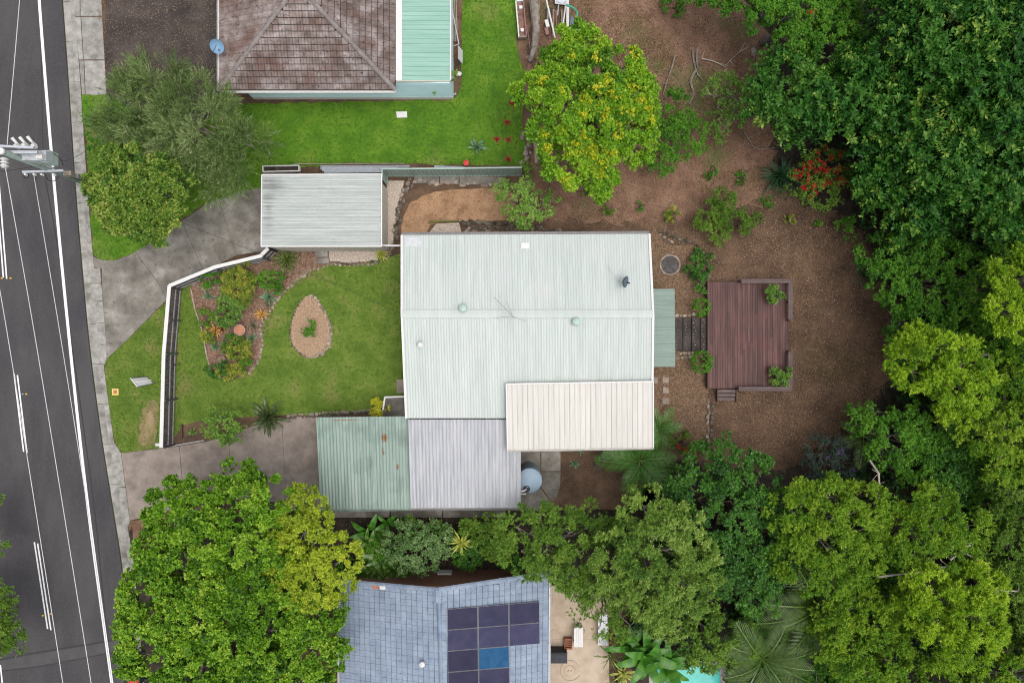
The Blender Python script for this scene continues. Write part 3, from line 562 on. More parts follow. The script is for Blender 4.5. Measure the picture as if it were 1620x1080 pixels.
# --- tiles
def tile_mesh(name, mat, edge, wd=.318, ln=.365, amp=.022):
    """one concrete tile: two rolls, a chamfered low end darkened with moss and painted course shadow"""
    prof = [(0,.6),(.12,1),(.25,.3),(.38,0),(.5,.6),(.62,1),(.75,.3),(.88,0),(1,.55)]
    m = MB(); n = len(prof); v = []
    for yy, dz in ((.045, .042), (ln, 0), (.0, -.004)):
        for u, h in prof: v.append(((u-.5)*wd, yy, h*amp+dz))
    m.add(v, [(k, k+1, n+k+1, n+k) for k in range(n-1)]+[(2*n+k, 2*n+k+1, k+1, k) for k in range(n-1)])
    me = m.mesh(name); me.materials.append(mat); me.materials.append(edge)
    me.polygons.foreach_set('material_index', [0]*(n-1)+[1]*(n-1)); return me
def tile_field(A, B, poly, wd=.33, ex=.325):
    A, B = Vector(A), Vector(B); poly = [Vector(p) for p in poly]; u = (B-A).normalized(); n = (poly[1]-poly[0]).cross(poly[2]-poly[0]).normalized()
    if n.z < 0: n = -n
    v = n.cross(u)
    if v.z < 0: u = -u; v = n.cross(u)
    P_ = [((p-A).dot(u), (p-A).dot(v)) for p in poly]; us = [p[0] for p in P_]; vs = [p[1] for p in P_]; out = []
    rr = random.Random(5)
    for j in range(int((max(vs)-min(vs))/ex)+1):
        for i in range(int((max(us)-min(us))/wd)+1):
            cu, cv = min(us)+(i+.5)*wd, min(vs)+j*ex
            if inpoly(np.array([cu]), np.array([cv+ex*.5]), P_)[0]:
                p = A+u*cu+v*cv+n*(.01+rr.uniform(0, .006)); a = rr.uniform(-.006, .006)
                uu = (u+v*a).normalized(); out.append(Matrix(((uu.x, v.x, n.x, p.x), (uu.y, v.y, n.y, p.y), (uu.z, v.z, n.z, p.z), (0,0,0,1))))
    return out
def lay_tiles(parent, mats, me, smat):
    def vis(m):
        p = m.translation; k = F/(H-p.z); X_, Y_ = p.x*k, p.y*k
        return (abs(X_) > 815 or abs(Y_) > 545, math.hypot(X_, Y_))
    mats = sorted(mats, key=vis)
    for m in mats[:300]: inst('roof_tile', me, m, parent)
    rest = mats[300:]
    if rest:
        nv = len(me.vertices); co = np.empty(nv*3, np.float32); me.vertices.foreach_get('co', co); co = np.c_[co.reshape(-1, 3), np.ones(nv)]
        mb = MB(); fs = [tuple(p.vertices) for p in me.polygons]
        for m in rest: mb.add((co @ np.array(m).T)[:, :3].tolist(), fs)
        o = mb.build('tile_courses', smat, parent); o['kind'] = 'stuff'; o.data.materials.append(me.materials[1]); o.data.polygons.foreach_set('material_index', [p.material_index for p in me.polygons]*len(rest))
def caps(parent, a, b, mat, wd=.2, step=.42, name='ridge_tile', lift=.05):
    a = Vector(a); b = Vector(b); L = (b-a).length; n = max(1, int(L/step)); d = (b-a).normalized(); s = d.cross(Vector((0,0,1))).normalized(); u = s.cross(d)
    for k in range(n):
        p = a+d*(L*k/n); q = a+d*(L*(k+1)/n+.03); m = MB(); v = []
        for c, r, up in ((p, wd*.9, lift), (q, wd, lift+.018)):
            for t in (-1, -.55, 0, .55, 1): v.append(c+s*r*t*.62+u*(up+.09*(1-t*t)))
        m.add(v, [(i, 5+i, 6+i, i+1) for i in range(4)]+[(5,9,8,7,6)]); m.build(name, mat, parent)
# --- tiled house to the north
ze = 2.6; W_, E_, Sy = P(347,0,ze).x, P(626,0,ze).x, P(0,143,ze).y; hw = (E_-W_)/2; mx_ = (E_+W_)/2; za = ze+hw*math.tan(math.radians(20)); Yt = 22.5
nh = thing('tiled_house', 'weathered brown tiled hip-roof house with pale blue weatherboard walls', 'house', (mx_, Sy+3, 0))
c0, c1, ap, apt = Vector((W_,Sy,ze)), Vector((E_,Sy,ze)), Vector((mx_,Sy+hw,za)), Vector((mx_,Yt,za)); w1, e1 = Vector((W_,Yt,ze)), Vector((E_,Yt,ze))
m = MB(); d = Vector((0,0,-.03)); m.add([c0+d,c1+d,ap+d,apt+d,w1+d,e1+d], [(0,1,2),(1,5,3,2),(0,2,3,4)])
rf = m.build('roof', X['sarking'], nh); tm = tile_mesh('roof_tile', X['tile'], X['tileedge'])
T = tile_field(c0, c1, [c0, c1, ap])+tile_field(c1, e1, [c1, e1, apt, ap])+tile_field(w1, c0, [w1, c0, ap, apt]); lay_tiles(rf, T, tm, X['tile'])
caps(rf, c0, ap, X['tilecap']); caps(rf, c1, ap, X['tilecap']); caps(rf, ap, apt, X['tilecap'])
wy = P(0,156).y; wx0, wx1 = P(402,0).x, P(717,0).x
def boards(parent, a, b, z0, z1, nrm, mat):
    n = int((z1-z0)/.24); a = Vector((*a, 0)); b = Vector((*b, 0)); nn = Vector((*nrm, 0))
    for k in range(n):
        zc = z0+(k+.5)*(z1-z0)/n; MB().bar(a+nn*.0+Vector((0,0,zc)), b+Vector((0,0,zc)), .05, (z1-z0)/n-.008, Vector((nn.x*-.12, nn.y*-.12, 1))).build('weatherboard', mat, parent)
walls(nh, [(wx0, wy+.12), (wx1-.05, wy+.12), (wx1-.05, Yt), (wx0, Yt)], 2.4, X['bluewall'], .14)
boards(nh, (wx0-.02, wy), (wx1, wy), .35, 2.42, (0,-1), X['bluewall']); MB().bar((wx0, wy-.02, .17), (wx1+.03, wy-.02, .17), .07, .34).build('plinth', X['white'], nh)
windows(nh, [((P(430,0,1.5).x, wy-.03), (P(445,0,1.5).x, wy-.03), 1.2, 2.1, 0, -1)])
gutter(c0+Vector((0,-.07,0)), c1+Vector((0,-.07,0)), X['white'], nh); gutter(c0+Vector((-.07,0,0)), w1+Vector((-.07,0,0)), X['white'], nh)
MA, MBb, MC, MD = P(636,128,2.66), P(636,-90,2.66), P(712,-90,2.45), P(712,128,2.45)
mr = slabquad([MA, MBb, MC, MD], .05).build('patio_roof', X['roofmint'], nh); corr(mr, MA, MBb, MC, MD, 10, 3, .03, X['roofmint'], 'rib')
MB().bar(MA+Vector((-.16,0,.06)), MBb+Vector((-.16,0,.06)), .34, .03).build('apron_flashing', X['white'], nh)
MB().bar(MD+Vector((.03,0,.02)), MC+Vector((.03,0,.02)), .08, .12).build('fascia', X['white'], nh); MB().bar(MA+Vector((-.3,-.03,-.02)), MD+Vector((0,-.03,-.02)), .05, .13).build('fascia', X['cream'], nh)
MB().tube([P(717,150,.1), P(721,148,.3), P(721,150,.0)], .06, 8).build('downpipe', X['white'], nh)
# --- blue tiled house to the south
ze2, zr2 = 2.7, 4.37
r0, r1 = P(694,932,zr2), P(703,1240,zr2); w0, w2 = P(535,918,ze2), P(541,1240,ze2); e0, e2 = P(868,906,ze2), P(866,1240,ze2)
sh = thing('solar_house', 'blue-grey tiled gable house with solar panels on one slope', 'house', (r0.x, r0.y-4, 0))
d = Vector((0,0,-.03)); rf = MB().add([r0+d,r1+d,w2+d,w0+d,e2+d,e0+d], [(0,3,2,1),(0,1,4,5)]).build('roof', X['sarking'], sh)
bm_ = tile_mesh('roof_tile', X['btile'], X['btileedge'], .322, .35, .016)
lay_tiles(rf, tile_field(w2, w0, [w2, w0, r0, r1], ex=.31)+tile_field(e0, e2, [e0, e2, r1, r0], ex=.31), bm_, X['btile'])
caps(rf, r0, r1, X['btile']); caps(rf, w0, r0, X['btile'], .22, .33, 'barge_tile', .06); caps(rf, e0, r0, X['btile'], .24, .33, 'barge_tile', .07)
for t, mt in ((.36, 'terracotta'), (.43, 'white')):
    q = w0.lerp(r0, t); MB().bar(q+Vector((0,-.1,.12)), w0.lerp(r0, t+.055)+Vector((0,-.1,.12)), .22, .07).build('barge_tile', X[mt], rf)
gutter(w0+Vector((-.08,0,0)), w2+Vector((-.08,0,0)), X['alloy'], sh); gutter(e0+Vector((.08,0,0)), e2+Vector((.08,0,0)), X['alloy'], sh)
walls(sh, [(w2.x+.5, w2.y), (e2.x-.5, w2.y), (e0.x-.5, w0.y-.4), (w0.x+.5, w0.y-.4)], 2.55, X['brick'], .16)
gb = MB().prism([(w0.x+.6, w0.y-.45), (e0.x-.6, w0.y-.45), (e0.x-.6, w0.y-.33), (w0.x+.6, w0.y-.33)], 2.55, 2.75); gb.build('gable_wall', X['redwood'], sh)
c = P(669,1046,4.1); vv = MB().lathe([(.08,-.2),(.08,.25),(.15,.27),(.14,.36),(.02,.42)], c, 12).build('vent_pipe', X['white'], sh)
en = (r1-r0).cross(e0-r0).normalized(); en = en if en.z > 0 else -en
def onplane(px, py, p0, n):
    d = P(px, py, 0)-Vector((0,0,H)); o_ = Vector((0,0,H)); t = (p0-o_).dot(n)/d.dot(n); return o_+d*t
pp = r0+en*.2
for i in range(3):
    for j in range(5):
        if i == 2 and j > 1: continue
        px = lambda a, b: onplane(707+a*48.9+b*.4, 963-a*4+b*33.3, pp, en)
        g = .008; q = [px(i+g, j+g), px(i+1-g, j+g), px(i+1-g, j+1-g), px(i+g, j+1-g)]
        blue = (i == 1 and j == 2)
        pn = slabquad(q, .035).build('solar_panel', X['greyrail'], sh)
        ins = [a.lerp(q[0].lerp(q[2], .5), .02)+en*.003 for a in q]; slabquad(ins, .004).build('cells', X['solarblue' if blue else 'solar'], pn)
        rl = MB()
        for tt in (.25, .75): rl.bar(q[0].lerp(q[1], tt)-en*.09, q[3].lerp(q[2], tt)-en*.09, .05, .13)
        rl.build('rail', X['black'], pn)
# timber boards and air conditioners between the two houses
bw = thing('boardwalk', 'red-brown timber boardwalk along the blue tiled house', 'boardwalk', P(720,922))
for k in range(5): MB().bar(P(560,917+k*4.4,.1), P(866,917+k*4.4,.1), .13, .04).build('plank', X['redwood'], bw)
tag(MB().tube([P(600,920,.35), P(740,922,.35), P(745,918,.35), P(768,918,.35), P(772,920,.35), P(800,919,.35)], .03, 6).build('conduit', X['terracotta'], None), 'thin pink conduit along the boardwalk', 'pipe')
for px, py, lb in ((704,909,'beside the big-leafed plants'), (757,913,'beside the olive tree')):
    c = P(px, py, .5); r = thing('air_conditioner', 'pale grey air conditioner unit on the boardwalk '+lb, 'air conditioner', (c.x, c.y, .12), 'air conditioners')
    MB().box(c.x-.4, c.x+.4, c.y-.2, c.y+.2, .18, .82).build('casing', X['white'], r); [MB().box(c.x-.36, c.x+.36, c.y-.16+k*.08, c.y-.135+k*.08, .822, .828).build('top_rib', X['grey'], r) for k in range(5)]
    for sx in (-.3, .3): MB().box(c.x+sx-.04, c.x+sx+.04, c.y-.2, c.y+.2, .12, .18).build('foot', X['black'], r)
# ---------------------------------------------------------------- fences
pal = MB().box(-.035,.035,-.011,.011,0,1.22).mesh('paling'); pal.materials.append(X['paling'])
fn = thing('slat_fence', 'dark slat fence with a wide white cap bending round the garden', 'fence', P(262,560))
fp = [P(a, b, 1.4).xy for a, b in ((255,708),(259,560),(268,452),(340,422.5),(412,405),(424,393))]
for i, (a, b) in enumerate(zip(fp, fp[1:])):
    d = (b-a); L = d.length; d.normalize(); ang = math.atan2(d.y, d.x); s = Vector((-d.y, d.x))
    e0_, e1_ = a-d*(.02 if i else 0), b+d*.02
    MB().bar((*e0_, 1.4+i*.0006), (*e1_, 1.4+i*.0006), .2, .045).build('cap_rail', X['white'], fn)
    for zz in (.2, .72): q = -s*.055; MB().bar((*(a+q), zz), (*(b+q), zz), .05, .08).build('rail', X['greyrail'], fn)
    n = int(L/.1)
    for k in range(n):
        c = a+d*(L*(k+.5)/n); inst('paling', pal, Matrix.Translation((c.x, c.y, .1)) @ Matrix.Rotation(ang, 4, 'Z'), fn)
    m_ = max(1, round(L/2.2))
    for k in range(m_): c = a+d*(L*k/m_)-s*.13; MB().bar((c.x, c.y, 0), (c.x, c.y, 1.36), .09, .09).build('post', X['paling'], fn)
c = fp[-1]; MB().bar((c.x, c.y, 0), (c.x, c.y, 1.42), .12, .12).build('post', X['black'], fn)
c = P(251,703,1.05); lt = thing('letter_tube', 'white letter tube on a short post at the fence end', 'letterbox', (c.x, c.y, 0)); MB().tube([c+Vector((-.17,0,0)), c+Vector((.16,0,0))], .1, 12).build('tube', X['white'], lt, True); MB().bar((c.x, c.y, 0), (c.x, c.y, .97), .06, .06).build('post', X['paling'], lt)
er = thing('garden_edging', 'low dark sleeper edging between driveway and fence end', 'edging', P(290,704)); MB().bar(P(262,706.5,.08), P(324,696,.08), .09, .2).build('sleeper', X['greyrail'], er); MB().bar(P(288,694,.06), P(322,687,.06), .1, .16).build('sleeper', X['darkwood'], er); MB().bar(P(288,694,.06), P(288,672,.06), .1, .16).build('sleeper', X['darkwood'], er)
# green steel fence
gf = thing('steel_fence', 'grey-green ribbed steel fence between the two gardens', 'fence', P(715,279))
def panel(parent, a, b, z, mat):
    a = Vector((*a, 0)); b = Vector((*b, 0)); d = b-a; L = d.length; n = max(2, int(L/.22)); s = Vector((-d.y, d.x, 0)).normalized(); v = []; f = []
    for k in range(n*4+1):
        t = k/(n*4); o_ = s*(.022 if (k % 4) in (1, 2) else -.022)
        v += [a+d*t+o_+Vector((0,0,.06)), a+d*t+o_+Vector((0,0,z))]
    for k in range(n*4): f.append((2*k, 2*k+2, 2*k+3, 2*k+1))
    MB().add(v, f).build('fence_panel', mat, parent)
    MB().bar(a+Vector((0,0,z)), b+Vector((0,0,z)), .08, .06).build('top_rail', mat, parent); MB().bar(a+Vector((0,0,.06)), b+Vector((0,0,.06)), .06, .06).build('bottom_rail', mat, parent)
gp = [(P(613,279).xy, 1.72), (P(657,279).xy, 1.72), (P(738,278.5).xy, 1.76), (P(824,277.5).xy, 1.8)]
for (a, z), (b, z1) in zip(gp, gp[1:]): panel(gf, a, b, z1, X['greenfence'])
for a, z in gp: MB().bar((a.x, a.y, 0), (a.x, a.y, z+.06), .07, .07).build('post', X['greenfence'], gf)
a = gp[0][0]; panel(gf, a+Vector((.0,-.04)), a+Vector((.02,-.55)), 1.7, X['greenfence'])
# ---------------------------------------------------------------- rocks and timber in the gardens
def rockmesh(seed, mat):
    rg = random.Random(seed); m = MB(); v = []; f = []; n = 7
    for j, (r, z) in enumerate(((.36,-.2),(.52,.05),(.46,.28),(.22,.42))):
        for k in range(n): t = 2*math.pi*(k+.5*(j % 2))/n; q = r*rg.uniform(.75, 1.2); v.append((q*math.cos(t), q*math.sin(t)*.8, z*rg.uniform(.85, 1.15)))
    for j in range(3):
        for k in range(n): f.append((j*n+k, j*n+(k+1) % n, (j+1)*n+(k+1) % n, (j+1)*n+k))
    f.append(tuple(range(3*n, 4*n))); m.add(v, f); me = m.mesh('rock'); me.materials.append(mat); return me
RK = {k: [rockmesh(i+hash_, X[k]) for i in range(6)] for hash_, k in ((1,'rock'), (20,'darkrock'), (40,'palerock'))}
rr = random.Random(11)
def rocks(name, label, cat, runs):
    r = None
    for pts, step, size, kind, jit, z in runs:
        w_ = [Vector((*p, 0)) for p in P2(pts)]
        if r is None: r = thing(name, label, cat, w_[len(w_)//2])
        for a, b in zip(w_, w_[1:]):
            n = max(1, int((b-a).length/step)); ang = math.atan2(b.y-a.y, b.x-a.x)
            for k in range(n):
                s = size*rr.uniform(.6, 1.15); c = a.lerp(b, (k+.5)/n)+Vector((rr.uniform(-jit, jit), rr.uniform(-jit, jit), z*rr.uniform(.5,1)))
                inst('rock', rr.choice(RK[kind]), Matrix.Translation(c) @ Matrix.Rotation(ang+rr.uniform(-.5,.5), 4, 'Z') @ Matrix.Diagonal((s, s*rr.uniform(.7,1.1), s*.7, 1)), r)
    return r
tear = [(480,472),(470,485),(462,506),(459,530),(464,549),(478,562),(495,566),(512,559),(523,545),(525,524),(519,503),(508,483),(496,470),(488,467),(480,472)]
rocks('stone_edging', 'small stones edging the teardrop gravel bed', 'edging', [(tear[:6], .17, .17, 'darkrock', .03, .02), (tear[5:14], .17, .22, 'rock', .05, .02), ([(x+(-2 if x>495 else 2), y-3) for x, y in tear[6:12]], .2, .2, 'rock', .05, .02)])
rocks('stone_edging', 'pale stones along the curved lawn side of the mulch bed', 'edging', [([(415,548),(413,524),(421,500),(440,472),(468,443),(495,427),(520,420)], .22, .24, 'palerock', .06, .0), ([(392,591),(408,572),(415,550)], .2, .26, 'palerock', .08, .02), ([(410,556),(408,530),(417,503)], .25, .22, 'rock', .1, 0)])
rocks('stone_edging', 'dark stones below the pale gravel and garage wall', 'edging', [([(522,415),(555,418),(596,413),(612,402)], .2, .24, 'darkrock', .05, .02), ([(522,418),(556,421),(600,416),(618,404)], .24, .2, 'rock', .04, 0)])
rocks('rubble_wall', 'low wall of dark rubble curving beside the sand yard', 'stone wall', [([(655,290),(642,300),(634,325),(628,355),(624,385),(618,404)], .2, .34, 'darkrock', .12, .1), ([(648,288),(637,305),(630,335),(624,370)], .2, .3, 'rock', .1, .04), ([(642,286),(690,289),(800,294),(830,300)], .24, .3, 'rock', .1, .03)])
rocks('rubble_wall', 'dark rock retaining wall along the north eave of the house', 'stone wall', [([(732,352),(780,354),(860,360)], .22, .34, 'darkrock', .08, .12), ([(740,359),(800,361),(890,365)], .2, .3, 'darkrock', .08, .05), ([(738,366),(860,367)], .24, .26, 'rock', .06, 0)])
rocks('rubble_wall', 'stepped rock wall curving above the round fire pit', 'stone wall', [([(1041,369),(1055,377),(1066,384)], .2, .24, 'palerock', .05, .05), ([(1040,366),(1070,378),(1100,386),(1116,408),(1123,440)], .22, .26, 'darkrock', .06, .1)])
rocks('rubble_wall', 'dark rock wall dropping away below the corner of the deck', 'stone wall', [([(1121,632),(1120,660),(1119,700)], .2, .26, 'rock', .05, .08), ([(1126,640),(1126,690)], .22, .3, 'darkrock', .1, .04)])
rocks('rock_pile', 'heap of tan rocks at the lawn edge under the yellow-flowering tree', 'rocks', [([(828,208),(832,232),(826,258)], .24, .34, 'palerock', .16, .04), ([(838,216),(836,256)], .3, .3, 'rock', .1, .02)])
rocks('rock_pile', 'brown boulders on the reddish soil beside the bare-branched shrub', 'rocks', [([(1194,76),(1196,98),(1192,118)], .45, .6, 'rock', .12, .0)])
rocks('stone_edging', 'rubble topping between the front lawn and the driveway', 'edging', [([(455,657),(520,652),(588,649)], .2, .22, 'palerock', .04, .06), ([(455,661),(520,656),(588,653)], .2, .22, 'darkrock', .04, 0)])
rocks('stone_edging', 'stones lining both sides of the gravel steps to the deck', 'edging', [([(1068,500),(1118,496)], .22, .24, 'rock', .04, .02), ([(1068,560),(1100,558)], .2, .26, 'rock', .05, .03), ([(1068,566),(1095,564)], .24, .22, 'palerock', .04, .0)])
rocks('rock_pile', 'mossy dark boulders in the mulch below the patio roof', 'rocks', [([(940,748),(945,728),(960,716)], .5, .8, 'darkrock', .15, 0), ([(955,712),(985,716)], .4, .6, 'darkrock', .12, 0)])
rocks('stone_edging', 'scattered stones along the inside foot of the slat fence', 'edging', [([(302,450),(345,432),(420,412)], .3, .26, 'rock', .07, 0), ([(308,452),(325,458),(350,452)], .3, .26, 'palerock', .08, 0)])
bed_l = thing('timber_edging', 'thin pale timber edge on the fence side of the mulch bed', 'edging', P(315,520))
for a, b in (((302,455),(309,490)), ((309,490),(320,522)), ((320,522),(328,566)), ((328,566),(337,592))): MB().bar(P(*a,.03), P(*b,.03), .07, .1).build('edge_board', X['oldwood'], bed_l)
tag(MB().bar(P(846,216,.15), P(849,259,.15), .2, .3).build('sleeper', X['oldwood']), 'grey timber sleeper beside the heap of tan rocks', 'timber')
tag(MB().bar(P(733,372,.25), P(744,359,.3), .16, .1).build('timber_offcut', X['oldwood']), 'grey timber offcut leaning beside the pale gravel pocket', 'timber')
tag(MB().bar(P(679,350.5,.1), P(726,349.5,.1), .1, .2).build('mossy_kerb', X['moss']), 'mossy kerb strip at the edge of the sand yard', 'kerb')
# stepping stones, fire pit, gravel steps
for i, (px, py) in enumerate(((1036,601),(1053,601),(1053,617),(1053,634))):
    c = P(px, py); g = 4.6; tag(MB().prism(wobble(P2([(px-g,py-g),(px+g,py-g),(px+g,py+g),(px-g,py+g)]), .02, seed=i), -.02, .04).build('stepping_stone', X['palerock']), 'square buff stepping stone in the gravel behind the house', 'paver', 'stepping stones by the house')
c = P(1060,419); pit = thing('fire_pit', 'round ash-grey fire pit in the tan gravel court', 'fire pit', c); MB().lathe([(.62,-.02),(.62,.05),(.53,.055),(.52,.02)], c, 40).build('rim', X['rock'], pit); MB().lathe([(.52,.0),(.5,.045),(.2,.06),(.02,.06)], c, 32).build('ash', X['ashdisc'], pit)
st = thing('gravel_steps', 'dark pebbled steps leading from awning to deck', 'steps', P(1093,529))
for k in range(4):
    MB().prism(P2([(1067+k*13,503),(1080+k*13-.4,502),(1080+k*13-.4,556),(1067+k*13,555)]), -.02, .06+k*.09).build('tread', X['darkgravel'], st)
    for j in range(9):
        c = P(1069+k*13+rr.uniform(-1,4), 505+j*5.7+rr.uniform(-1.5,1.5)); s = rr.uniform(.05,.09); inst('pebble', rr.choice(RK['palerock']), Matrix.Translation((c.x, c.y, .06+k*.09)) @ Matrix.Diagonal((s, s, s, 1)), st)
# ---------------------------------------------------------------- timber deck
zd = .5; dk = thing('timber_deck', 'square red-brown timber deck with built-in perimeter seat', 'deck', P(1183,530))
dx0, dx1, dy0, dy1 = P(1119.5,0,zd).x, P(1246,0,zd).x, P(0,613.5,zd).y, P(0,446,zd).y; nb = 32; bw_ = (dx1-dx0)/nb
for k in range(nb):
    sp = rr.uniform(.25, .75); x_ = dx0+k*bw_; y_ = dy0+(dy1-dy0)*sp; z_ = rr.uniform(0, .004)
    for a, b in ((dy0, y_-.004), (y_+.004, dy1)): MB().box(x_+.006, x_+bw_-.006, a, b, zd-.03+z_, zd+z_).build('deck_board', X['deck'], dk)
for a, b in (((dx0,dy0),(dx1,dy0)), ((dx1,dy0),(dx1,dy1)), ((dx1,dy1),(dx0,dy1)), ((dx0,dy1),(dx0,dy0))): MB().bar((*a, zd-.14), (*b, zd-.14), .05, .2).build('fascia', X['darkwood'], dk)
for a in np.linspace(dx0+.2, dx1-.2, 4):
    for b in np.linspace(dy0+.2, dy1-.2, 4): MB().bar((a, b, 0), (a, b, zd-.04), .1, .1).build('stump', X['darkwood'], dk)
zb = .92
for a, b in (((1173,444.5),(1253,444.5)), ((1250.5,448),(1250.5,506)), ((1250.5,556),(1250.5,611)), ((1169,615),(1253,615))):
    p, q = P(*a, zb), P(*b, zb); d = (q-p).normalized(); s = Vector((-d.y, d.x, 0))
    for t in (-.06, .06): MB().bar(p+s*t, q+s*t, .11, .04).build('seat_board', X['benchwood'], dk)
    n = max(2, int((q-p).length/1.1))
    for k in range(n+1): c = p.lerp(q, k/n); MB().bar((c.x, c.y, 0), (c.x, c.y, zb-.03), .09, .09).build('seat_post', X['darkwood'], dk)
sp_ = thing('deck_steps', 'three brown timber steps down from the deck edge', 'steps', P(1148,625))
for k in range(3): p, q = P(1134, 618.5+k*6.0, .38-k*.14), P(1164-k*.6, 618.5+k*6.0, .38-k*.14); MB().bar(p, q, .18, .04).build('tread', X['benchwood'], sp_)
for px in (1134,1164): MB().bar(P(px,614,.42), P(px,634,.03), .05, .22).build('stringer', X['darkwood'], sp_)
# ---------------------------------------------------------------- roof gear
def dish(name, label, c, az, el, r, mat, legs):
    root = thing(name, label, 'satellite dish', c-Vector((0,0,.5)))
    d = Vector((math.cos(el)*math.cos(az), math.cos(el)*math.sin(az), math.sin(el))); a = Vector((0,0,1)).cross(d).normalized(); b = d.cross(a); m = MB(); v = []; f = []; n = 24
    for j in range(6):
        q = j/5*r
        for k in range(n): t = 2*math.pi*k/n; v.append(c+a*q*math.cos(t)*.92+b*q*math.sin(t)+d*(q*q*.45/r))
    for j in range(5):
        for k in range(n): f.append((j*n+k, j*n+(k+1) % n, (j+1)*n+(k+1) % n, (j+1)*n+k))
    nn = len(v); v += [p-d*.02 for p in v]; f += [tuple(i+nn for i in q[::-1]) for q in f]; m.add(v, f).build('reflector', mat, root, True)
    fp_ = c+d*r*.95-b*r*.45; arm = MB().tube([c-b*r*.95, fp_], .015, 6).build('feed_arm', X['galv'], root); MB().tube([fp_, fp_-d*.14], .04, 8).build('feed_horn', X['black'], arm)
    MB().tube([c-d*.03, c-d*.16, (c-d*.16)-Vector((0,0,.45))], .028, 8).build('mast', X['galv'], root)
    for dx, dy in legs: MB().tube([c-d*.16-Vector((0,0,.1)), c+Vector((dx, dy, -.48))], .012, 5).build('strut', X['galv'], root)
dish('satellite_dish', 'dark oval satellite dish on the pale green roof', P(986,445,3.85), math.radians(-15), math.radians(28), .34, X['darkdish'], ((-.75,.85),(.1,.95)))
dish('satellite_dish', 'blue-grey satellite dish on the edge of the brown tiled roof', P(343.5,73,3.3), math.radians(-60), math.radians(55), .38, X['bluedish'], ())
tag(MB().tube([P(990,440,3.25), P(1010,439,3.24), P(1028,440,3.22), P(1031,452,3.1)], .012, 5).build('cable', X['greyrail']), 'grey dish cable lying across the pale roof', 'cable')
an = thing('tv_antenna', 'thin television antenna standing on the pale roof ridge', 'antenna', P(808,498,3.5))
c = P(811,501,3.56); tp = c+Vector((0,0,1.3)); MB().tube([c, tp], .022, 6).build('mast', X['galv'], an)
a, b = tp+Vector((-.95,.95,0)), tp+Vector((.1,-.1,0)); bo = MB().tube([a, b], .016, 5).build('boom', X['greyrail'], an); dr = (b-a).normalized(); s = Vector((-dr.y, dr.x, 0))
for k in range(9): q = a.lerp(b, k/8); MB().tube([q-s*(.1+.02*k), q+s*(.1+.02*k)], .006, 4).build('element', X['galv'], bo)
for dx, dy in ((-.9,-.05),(.75,-.25),(-.3,.8)): MB().tube([c+Vector((0,0,.8)), c+Vector((dx,dy,.02))], .006, 4).build('stay', X['black'], an)
# rain tank
c = P(838,760,2.05); c.z = 0; tk = thing('rain_tank', 'round pale blue rain tank tucked beside the grey roof', 'water tank', c)
prof = [(.68,0)]
for k in range(8): prof += [(.68,.12+k*.22),(.7,.17+k*.22),(.68,.22+k*.22)]
MB().lathe(prof+[(.69,1.98),(.66,2.02),(.1,2.14),(.02,2.14)], c, 40).build('shell', X['tank'], tk, True)
q = c+Vector((-.18,-.45,2.0)); MB().lathe([(.2,0),(.2,.1),(.16,.11),(.15,.08)], q, 18).build('inlet_strainer', X['cover'], tk); MB().tube([q+Vector((0,.02,.18)), q+Vector((-.1,-.05,.22)), q+Vector((-.75,-.22,.2))], .05, 8).build('inlet_pipe', X['white'], tk); MB().tube([q+Vector((-.02,-.3,.0)), q+Vector((-.6,-.3,.0))], .045, 8).build('overflow_pipe', X['white'], tk)
# white handrail at the entry
hr = thing('handrail', 'white handrail round the sunken entry beside the yellow shrub', 'handrail', P(625,629)); MB().bar(P(609,628,.95), P(642,627,.95), .09, .06).build('rail', X['white'], hr); MB().bar(P(609,628,.93), P(606,648,.93), .09, .06).build('rail', X['white'], hr)
for q in ((609,628),(640,627),(606,648)): p = P(*q, .95); MB().bar((p.x,p.y,0), (p.x,p.y,.92), .06, .06).build('post', X['white'], hr)
# ---------------------------------------------------------------- verge things
sg = thing('sandwich_board', 'small grey and white sandwich board knocked askew on the verge', 'sign', P(222,603))
a, b = P(207,598,.55), P(218,611.5,.55)
for dx, nm in ((.62,'panel'),):
    m = slabquad([a, b, b+Vector((dx,.18,-.5)), a+Vector((dx,.06,-.5))], .02); m.build('board', X['grey'], sg)
    for t in (0, .5, 1): p = a.lerp(b, t); MB().bar(p+Vector((0,0,.02)), p+Vector((dx+.12,.06+.12*t,-.5)), .035, .035).build('strut', X['paling'] if t != .5 else X['white'], sg)
MB().bar(a+Vector((0,0,.03)), b+Vector((0,0,.03)), .05, .05).build('top_edge', X['white'], sg)
for p in (a, b): MB().bar(p, (p.x-.12, p.y-.03, .01), .035, .035).build('leg', X['white'], sg)
q = b+Vector((.3,.1,0)); MB().tube([(q.x, q.y, .12), (q.x+.3, q.y+.06, .08)], .03, 6).build('leg', X['black'], sg)
c = P(183,619.5); hy = thing('hydrant_cover', 'square yellow painted cover plate in the verge grass', 'cover', c); MB().box(c.x-.19,c.x+.19,c.y-.19,c.y+.19,-.02,.05).build('surround', X['hydrant'], hy); MB().box(c.x-.1,c.x+.1,c.y-.11,c.y+.11,.04,.06).build('lid', X['redwood'], hy)
